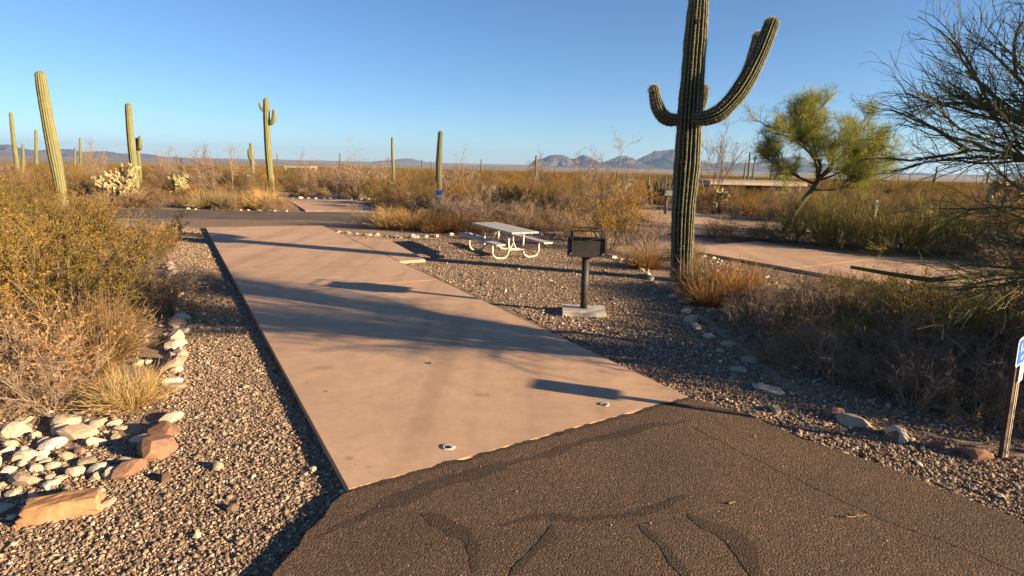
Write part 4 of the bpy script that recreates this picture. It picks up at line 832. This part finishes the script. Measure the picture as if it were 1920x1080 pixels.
palo_verde((7.3, 4.85, 0), ([(0, 0, -.1), (-.1, 0, .5), (-.15, .1, 1.0), (-.1, .1, 1.5)], (.17, .12)),
           [([(-.1, .1, 1.3), (-.8, .6, 1.9), (-1.5, 1.2, 2.55), (-2.0, 1.5, 2.85), (-2.6, 1.7, 3.1)], .07, .012), ([(-.1, .1, 1.3), (-.9, .6, 1.7), (-1.6, 1.2, 2.3), (-2.1, 1.5, 2.55), (-2.5, 1.7, 2.55)], .06, .010), ([(-.1, .1, 1.4), (-.8, .6, 2.2), (-1.5, 1.2, 3.0), (-1.9, 1.5, 3.8), (-2.1, 1.7, 4.8)], .08, .015),
            ([(-.1, .1, 1.5), (-.6, .6, 2.6), (-1.1, 1.0, 3.6), (-1.4, 1.3, 4.8)], .08, .015), ([(-.1, .1, 1.3), (-1.0, .9, 2.1), (-1.7, 1.5, 2.9), (-2.2, 1.9, 3.6)], .06, .012), ([(0, .1, 1.4), (.6, .3, 2.4), (1.2, .6, 3.4), (1.6, .8, 4.2)], .07, .014), ([(0, .1, 1.3), (.5, -.5, 2.2), (.7, -1.0, 3.2), (.7, -1.3, 3.8)], .07, .014), ([(0, 0, 1.2), (-.6, -.4, 1.8), (-1.2, -.5, 2.4), (-1.9, -.5, 2.9)], .06, .012),
            ([(-.15, .1, .8), (-.9, .9, 1.18), (-1.68, 1.4, 1.30), (-2.4, 1.4, 1.25), (-2.75, 1.4, 1.05), (-3.2, 1.4, 1.26), (-3.65, 1.4, 1.28)], .066, .018), ([(-.1, .1, 1.0), (-.8, .3, 1.3), (-1.6, .5, 1.5), (-2.3, .6, 1.4)], .05, .010), ([(-.1, .1, 1.1), (-.9, .2, 1.6), (-1.6, .5, 1.9), (-2.1, .7, 2.05)], .05, .012), ([(0, 0, 1.2), (-.5, -.3, 1.7), (-1.1, -.2, 2.1), (-1.6, .1, 2.3)], .05, .010), ([(0, 0, 1.3), (.2, -.5, 1.9), (-.1, -.6, 2.5), (-.5, -.5, 3.0)], .05, .010), ([(0, 0, 1.0), (-.4, -.2, 1.4), (-.9, 0, 1.6), (-1.4, .2, 1.7)], .04, .010)],
           [(210, .95, .55, .16, .16, 6, .020, .009, .35, 0), (2100, .5, .6, .12, .18, 5, .0058, .0036, .2, 0), (9500, .26, .6, .06, .15, 4, .0023, .0015, .2, 0), (5000, .12, .7, .05, .15, 2, .002, .0012, .2, 0)],
           'bare-twigged palo verde reaching in from the right edge with a low curved limb', 'pvn', 'pvb', 2, (8,))
# tall cholla with a drooping pale crown
def tall_cholla():
    x, y = 16.6, 19.8; t = thing('tall_cholla', (x, y, 0), 0, 'tall cholla with black trunk and drooping pale crown at right edge', 'cactus')
    b = MB(); b.tube([(.05, 0, -.05), (.0, 0, .7), (-.12, 0, 1.3), (-.22, 0, 1.75)], [.09, .085, .075, .06], 10); part('trunk', b.mesh('trunk', M['chollatrunk']), t)
    s = np.stack([limb([(-.2, 0, 1.7), (-.2 + dx * .5, dy * .4, 2.0), (-.2 + dx, dy, 1.95), (-.2 + dx * 1.15, dy * 1.1, zt)], 8) for dx, dy, zt in [(-.45, .1, 1.5), (-.3, -.3, 1.35), (.35, -.2, 1.65), (.5, .2, 1.8), (.1, -.4, 1.6), (-.1, .4, 1.7), (.6, -.1, 1.45)]])
    seg = [grow(s, 60, .18, .7, -.1, .1, 4, .2), grow(s, 50, .16, .6, .25, .1, 4, .2)]; seg.append(grow(seg[0], 50, .15, .7, -.35, .1, 4, .7)); P = np.concatenate(seg); n = len(P); V, F = strands(P, .05, .045, 7)
    b = MB(); b.add(V, F, 0, np.repeat(R.uniform(.1, .8, n), 28)); V, F = strands(s, .05, .04, 7); b.add(V, F, 0, .3); q = R.integers(n, size=5000); f = R.uniform(0, 1, (5000, 1)); p = P[q, 0] * (1 - f) + P[q, 3] * f; w = nrm(R.normal(size=(5000, 3))); b.add(*strands(np.stack([p + w * .03, p + w * .085], 1), .0035, .0015), 0, .8)
    part('crown', b.mesh('crown', M['cholla']), t)
tall_cholla()

# ------------------------------------------------------------------ stones
def rock_mesh(name, mt, seed, sub=2, flat=.7, cuts=7):
    r = np.random.default_rng(seed); bm = bmesh.new(); bmesh.ops.create_icosphere(bm, subdivisions=sub, radius=.5)
    pl = [(Vector(nrm(r.normal(size=3))), r.uniform(.24, .38)) for _ in range(cuts)]; ph = r.uniform(0, 6, 6)
    for v in bm.verts:
        c = v.co
        for n, d in pl:
            e = c.dot(n) - d
            if e > 0: c -= n * e * .92
        c *= 1 + .06 * math.sin(c.x * 9 + ph[0]) * math.sin(c.y * 8 + ph[1]) + .03 * r.normal()
        c.z *= flat; c.x *= 1.15
    me = bpy.data.meshes.new(name); bm.to_mesh(me); bm.free(); me.materials.append(mt); return me
RK = {k: [rock_mesh(k, M[k], 10 * i + j, 2, fl) for i, fl in enumerate((.72, .85, .6, .78)) for j in range(2)] for k in ('rockw', 'rockm', 'rockr')}
def rock(kind, x, y, s, label, group=None, sc=None, rz=None, z=0.006, tilt=.18, name='border_rock'):
    me = RK[kind][R.integers(8)]; o = part(name, me); sx = sc or (s * R.uniform(.85, 1.2), s * R.uniform(.75, 1.1), s * R.uniform(.75, 1.15)); o.scale = sx
    o.rotation_euler = (R.normal() * tilt, R.normal() * tilt, R.uniform(0, 6.28) if rz is None else rz); o.location = (x, y, z + sx[2] * .5 * .62 * .30); return tag(o, label, 'rock', group)
def rows(pts, step, smin, smax, jit, kinds, label, group, name='border_rock'):
    P = [np.array(p, float) for p in pts]; c = 0
    for a, b in zip(P[:-1], P[1:]):
        n = max(1, int(np.linalg.norm(b - a) / step))
        for k in range(n):
            c += 1; sf = 'th' if 10 < c % 100 < 14 else {1: 'st', 2: 'nd', 3: 'rd'}.get(c % 10, 'th')
            p = a + (b - a) * (k + R.uniform(.2, .8)) / n + R.normal(size=2) * jit; rock(kinds[R.integers(len(kinds))], p[0], p[1], R.uniform(smin, smax), '%s, %d%s from its %s end' % (label, c, sf, 'left' if P[-1][0] - P[0][0] > 1.5 else 'far'), group, name=name)
rows([gp(*p) for p in [(318, 496), (322, 530), (330, 570), (335, 612), (334, 650), (326, 690), (322, 722)]], .2, .14, .27, .04, ['rockw', 'rockm', 'rockm'], 'rock in the border row between left thicket and gravel', 'left border rocks')
rows([gp(*p) for p in [(300, 520), (300, 600), (290, 660), (270, 700)]], .3, .07, .15, .14, ['rockw', 'rockm'], 'small stone scattered behind the left border row', 'stones behind the left border')
rock('rockm', *gp(326, 690), .3, 'orange block-like rock in the left border row', sc=(.3, .26, .24)); rock('rockw', *gp(333, 642), .26, 'tall pale rock standing in the left border row', sc=(.22, .2, .34))
rock('rockr', *gp(310, 815), .3, 'upper of the two dark red-brown rocks left of the pad', sc=(.30, .27, .30)); rock('rockr', *gp(292, 850), .3, 'round dark red-brown rock left of the pad, lower of two', sc=(.32, .30, .30)); rock('rockr', *gp(245, 888), .2, 'small red-brown rock just left below the round dark ones', sc=(.25, .2, .20))
rock('rockw', *gp(322, 790), .2, 'white rock just above the red-brown rocks', sc=(.22, .17, .15)); rock('rockw', *gp(262, 828), .15, 'white rock lying in the dark rocks shadow', sc=(.15, .13, .13)); rock('rockw', *gp(408, 880), .12, 'lone white stone standing on the near gravel strip', sc=(.11, .09, .14)); rock('rockw', *gp(198, 950), .12, 'white stone touching the end of the orange sandstone slab', sc=(.14, .11, .11)); rock('rockm', *gp(323, 728), .2, 'orange-tinted rock at the lower end of the border row', sc=(.24, .18, .16))
rock('rockm', *gp(60, 860), .2, 'orange-brown stone lying in the white rock pile', sc=(.24, .14, .14))
# white rock pile, bottom left
pile = []
for _ in range(4000):
    if len(pile) >= 95: break
    x, y = gp(R.uniform(-260, 235), R.uniform(790, 985)); s = R.choice([.09, .12, .15, .19, .25], p=[.3, .3, .2, .14, .06]) * R.uniform(.85, 1.15)
    qx = 230 - 60 * R.uniform(); 
    if x > -2.75 - .25 * R.uniform() or (x > -3.0 and y < 3.62) : continue
    if all((x - a) ** 2 + (y - b) ** 2 > (.42 * (s + t)) ** 2 for a, b, t in pile) and math.hypot(x + 2.88, y - 3.52) > .33 and math.hypot(x + 2.95, y - 4.35) > .2: pile.append((x, y, s))
for x, y, s in pile: rock('rockw' if R.uniform() < .72 else 'rockm', x, y, s, ('large' if s > .17 else 'fist-sized' if s > .115 else 'small') + ' pale rock in the loose pile, ' + ('at the picture edge' if x < -3.55 else 'beside the red-brown rocks' if x > -3.05 else 'in the middle') + (' under the dry shrubs' if y > 4.25 else ' just above the sandstone slab' if y < 3.8 else ''), 'white rock pile', name='white_rock')
def slab_rock():
    bm = bmesh.new(); bmesh.ops.create_cube(bm, size=1); bmesh.ops.subdivide_edges(bm, edges=bm.edges[:], cuts=5, use_grid_fill=True); r = np.random.default_rng(4)
    for v in bm.verts:
        c = v.co; c.x += .10 * c.z * (1 if c.x < 0 else -.3); c.y += .25 * c.z; c.z += -.12 * c.x - .05 * abs(c.y)
        c += Vector(r.normal(size=3) * .018); c.x *= .42; c.y *= .15; c.z *= .125
    bmesh.ops.bevel(bm, geom=[e for e in bm.edges if e.calc_face_angle(0) > .6], offset=.008, segments=1, affect='EDGES')
    me = bpy.data.meshes.new('slab'); bm.to_mesh(me); bm.free(); me.materials.append(M['sandstone']); o = part('sandstone_slab', me); o.location = (*gp(118, 966), .055); o.rotation_euler = (.05, -.03, math.radians(24)); tag(o, 'long orange sandstone slab lying in the bottom left corner', 'rock')
slab_rock()
# right border and back border
rows([gp(*p) for p in [(1212, 515), (1240, 545), (1275, 575), (1310, 610), (1340, 650), (1385, 690), (1430, 735), (1520, 765)]], .34, .13, .24, .12, ['rockm', 'rockm', 'rockw'], 'stone in the shaded border of the right bank', 'right border rocks')
rows([gp(*p) for p in [(1560, 775), (1680, 830), (1790, 840), (1900, 862)]], .26, .13, .24, .07, ['rockm', 'rockw', 'rockr'], 'stone in the border row in front of the right bank', 'front border rocks at right')
rock('rockw', *gp(1597, 797), .3, 'large grey-white rock at the front of the right bank', sc=(.30, .22, .22)); rock('rockw', *gp(1435, 735), .3, 'pale flat rock in deep shade on the right bank', sc=(.34, .2, .2)); rock('rockr', *gp(1672, 825), .2, 'orange-lit rock beside the large grey-white one', sc=(.26, .12, .16))
rows([gp(*p) for p in [(625, 436), (700, 443), (760, 447), (860, 443), (950, 441), (1045, 441)]], .26, .14, .26, .08, ['rockw', 'rockm', 'rockm'], 'stone in the row edging the island behind the table', 'island border stones')
rows([gp(*p) for p in [(1140, 480), (1170, 488), (1205, 500), (1215, 512)]], .16, .1, .2, .07, ['rockw', 'rockm'], 'pale stone in the row behind the grill', 'stones behind the grill')
rows([gp(*p) for p in [(1300, 470), (1345, 492), (1400, 515), (1460, 545)]], .13, .07, .17, .2, ['rockw', 'rockm', 'rockm'], 'pale stone on the sunlit bank right of the saguaro', 'stones right of the saguaro')
rows([(-14.5, 26.15), (-10, 26.1)], .35, .1, .2, .06, ['rockw'], 'pale stone along the far side of the loop road', 'far roadside stones'); rows([(-13.2, 34.9), (-8.5, 35.3), (-3.4, 32.6)], .4, .16, .3, .1, ['rockw', 'rockm'], 'pale stone edging the far pink pad', 'far pad stones')
rows([gp(1290, 760), gp(1340, 775), gp(1400, 795)], .12, .05, .1, .03, ['rockm', 'rockw'], 'small stone where pad and driveway corner meet', 'stones at the pad corner')
# chips lying on the pad
for px, py, s in [(840, 838, .05), (1133, 758, .045)]:
    b = MB(); x, y = gp(px, py, .078); a = np.arange(14) * 2 * math.pi / 14; rr = 1 + .15 * np.random.default_rng(px).normal(size=14)
    ring = lambda f, z: np.c_[x + np.cos(a) * s * f * rr * 1.1, y + np.sin(a) * s * f * rr, np.full(14, z)]
    V = np.concatenate([ring(1, .0745), ring(.86, .083), ring(.5, .0775)]); i = np.arange(14); j = (i + 1) % 14
    b.add(V, np.concatenate([np.stack([i, j, j + 14, i + 14], -1), np.stack([i + 14, j + 14, j + 28, i + 28], -1)]), smooth=True); b.f.append((np.array([list(range(28, 42))]), 1, False))
    o = part('anchor_hole', b.mesh('anchor_hole', [M['footing'], M['dark']])); tag(o, 'small pitted anchor hole in the pad, ' + ('left' if px < 900 else 'right') + ' one near the front edge', 'hole')

def dry_twig(px, py, L, rz, label):
    x, y = gp(px, py, .071); t = np.linspace(-.5, .5, 7); b = MB(); b.tube(np.c_[t * L, .03 * L * np.sin(t * 7), .078 + .012 * np.abs(t)], np.linspace(.005, .002, 7), 6); k = len(t)
    b.tube([(0.1 * L, 0, .079), (.2 * L, .10 * L, .086), (.26 * L, .14 * L, .082)], [.003, .002, .001], 5)
    o = part('dry_twig', b.mesh('dry_twig', M['grass'])); o.location = (x, y, 0); o.rotation_euler = (0, 0, rz); tag(o, label, 'twig')
dry_twig(1602, 970, .16, .15, 'pale dry twig lying on the asphalt at lower right'); dry_twig(1372, 945, .06, .3, 'tiny pale twig on the asphalt left of the longer one')
# gravel stones: uncountable, instanced on points
def gravel_stones():
    pts, sc = [], []
    zones = [([(-4.6, 1.6), (-4.3, 3.2), (-3.0, 4.6), (-3.75, 6.0), (-4.35, 7.1), (-5.6, 9.4), (-4.4, 9.4), (-1.1, 3.67), (-1.2, 2.9), (-1.4, 1.6)], 5600, .7, 1.0), ([(-5.6, 9.4), (-7.3, 12.3), (-10.4, 17.2), (-13, 21.5), (-10.2, 19), (-4.4, 9.4)], 1500, .9, 1.0),
             ([(1.7, 5.5), (2.6, 4.6), (3.4, 3.5), (4.6, 2.2), (5.5, 2.4), (4.4, 4.3), (3.4, 5.2), (2.95, 6.0), (2.95, 10.4), (0, 9.2)], 3200, .9, 1.15), ([(0, 9.0), (2.95, 10.2), (3.0, 13.9), (2.5, 17.3), (1.4, 19.6), (-1.8, 18.8), (-3.6, 18.1), (-6.2, 19.6), (-5.4, 18.2)], 1300, 1.0, 1.0),
             ([(4.5, 12.5), (8.2, 9.9), (4.6, 16.0), (3.6, 15.2)], 700, 1.0, 1.2), ([(-4.6, 3.4), (-3.3, 4.2), (-3.3, 5.2), (-5.4, 5.2), (-6, 4)], 900, .9, 1.5), ([(3.1, 5.4), (4.6, 4.4), (6.5, 3.6), (7, 6), (4, 10.5), (3, 10.4)], 1300, .9, 1.5), ([(3.7, 12.6), (4.6, 12.2), (4.7, 15.4), (3.6, 15)], 600, 1.0, 1.5)]
    pd = grown(PAD, .015)
    for poly, dens, s0, s1 in zones:
        p = np.array(poly); lo, hi = p.min(0), p.max(0); n = int(np.prod(hi - lo) * dens); X = R.uniform(lo[0], hi[0], n); Y = R.uniform(lo[1], hi[1], n)
        def ins(poly):
            c = np.zeros(n, bool); j = len(poly) - 1
            for i in range(len(poly)):
                (xi, yi), (xj, yj) = poly[i], poly[j]; c ^= ((yi > Y) != (yj > Y)) & (X < (xj - xi) * (Y - yi) / (yj - yi + 1e-12) + xi); j = i
            return c
        k = ins(poly) & ~ins(pd) & ~ins(DRIVE); X, Y = X[k], Y[k]; s = .0068 * np.exp(R.normal(0, .44, len(X))) * R.uniform(s0, s1, len(X)); pts.append(np.stack([X, Y, .006 + s * .35], -1)); sc.append(s)
    for (a, b_, c_), cnt, zz in ((( -1.1, 3.6, 0), 90, .071), ((0, 0, 1), 60, .074)):
        q = R.uniform(0, 1, (cnt, 2)) if c_ == 0 else np.c_[R.beta(.35, .35, cnt), R.uniform(0, 1, cnt)]
        if c_ == 0: X = -1 + 5 * q[:, 0]; Y = 1.8 + 3.2 * q[:, 1]; kk = np.array([inside((u, w), DRIVE) for u, w in zip(X, Y)]); X, Y = X[kk], Y[kk]
        else: nl, nr, fr, fl = map(np.array, PAD); W_ = (nl * (1 - q[:, :1]) + nr * q[:, :1]) * (1 - q[:, 1:]) + (fl * (1 - q[:, :1]) + fr * q[:, :1]) * q[:, 1:]; X, Y = W_[:, 0], W_[:, 1]
        s = .0055 * np.exp(R.normal(0, .4, len(X))); pts.append(np.stack([X, Y, zz + s * .4], -1)); sc.append(s)
    P = np.concatenate(pts); s = np.clip(np.concatenate(sc), .005, .045); n = len(P); print('gravel', n)
    me = bpy.data.meshes.new('gravel_stones'); me.vertices.add(n); me.vertices.foreach_set('co', P.astype(np.float32).ravel())
    for nm, val in (('sx', np.stack([s * R.uniform(.8, 1.5, n), s * R.uniform(.7, 1.2, n), s * R.uniform(.5, .95, n)], -1)), ('rot', np.stack([R.normal(0, .35, n), R.normal(0, .35, n), R.uniform(0, 6.28, n)], -1))):
        at = me.attributes.new(nm, 'FLOAT_VECTOR', 'POINT'); at.data.foreach_set('vector', val.astype(np.float32).ravel())
    o = tag(part('gravel_stones', me), 'loose tan gravel covering the strips beside the pad', 'gravel', kind='stuff')
    ng = bpy.data.node_groups.new('gravel', 'GeometryNodeTree'); ng.interface.new_socket('Geometry', in_out='INPUT', socket_type='NodeSocketGeometry'); ng.interface.new_socket('Geometry', in_out='OUTPUT', socket_type='NodeSocketGeometry')
    gi, go = ng.nodes.new('NodeGroupInput'), ng.nodes.new('NodeGroupOutput'); ip = ng.nodes.new('GeometryNodeInstanceOnPoints'); ic = ng.nodes.new('GeometryNodeMeshIcoSphere'); ic.inputs['Subdivisions'].default_value = 1; ic.inputs['Radius'].default_value = 1.0
    sm = ng.nodes.new('GeometryNodeSetMaterial'); sm.inputs['Material'].default_value = M['pebble']; ng.links.new(ic.outputs[0], sm.inputs[0])
    a1 = ng.nodes.new('GeometryNodeInputNamedAttribute'); a1.data_type = 'FLOAT_VECTOR'; a1.inputs[0].default_value = 'sx'; a2 = ng.nodes.new('GeometryNodeInputNamedAttribute'); a2.data_type = 'FLOAT_VECTOR'; a2.inputs[0].default_value = 'rot'
    ng.links.new(gi.outputs[0], ip.inputs['Points']); ng.links.new(sm.outputs[0], ip.inputs['Instance']); ng.links.new(a1.outputs[0], ip.inputs['Scale']); ng.links.new(a2.outputs[0], ip.inputs['Rotation']); ng.links.new(ip.outputs[0], go.inputs[0])
    me.materials.append(M['pebble']); md = o.modifiers.new('scatter', 'NODES'); md.node_group = ng
gravel_stones()

# ------------------------------------------------------------------ desert air
def haze():
    b = MB(); b.box((0, 0, 230), (68000, 68000, 800)); m_ = bpy.data.materials.new('haze'); m_.use_nodes = True; nt = m_.node_tree
    for n in list(nt.nodes):
        if n.type == 'BSDF_PRINCIPLED': nt.nodes.remove(n)
    v = nt.nodes.new('ShaderNodeVolumePrincipled'); v.inputs['Color'].default_value = (.38, .62, 1.0, 1); v.inputs['Density'].default_value = 2.6e-5; v.inputs['Anisotropy'].default_value = .2
    nt.links.new(v.outputs[0], nt.nodes['Material Output'].inputs['Volume']); m_.cycles.homogeneous_volume = True if hasattr(m_.cycles, 'homogeneous_volume') else None
    o = part('haze', b.mesh('haze', m_)); tag(o, kind='stuff'); o.display_type = 'WIRE'
haze()
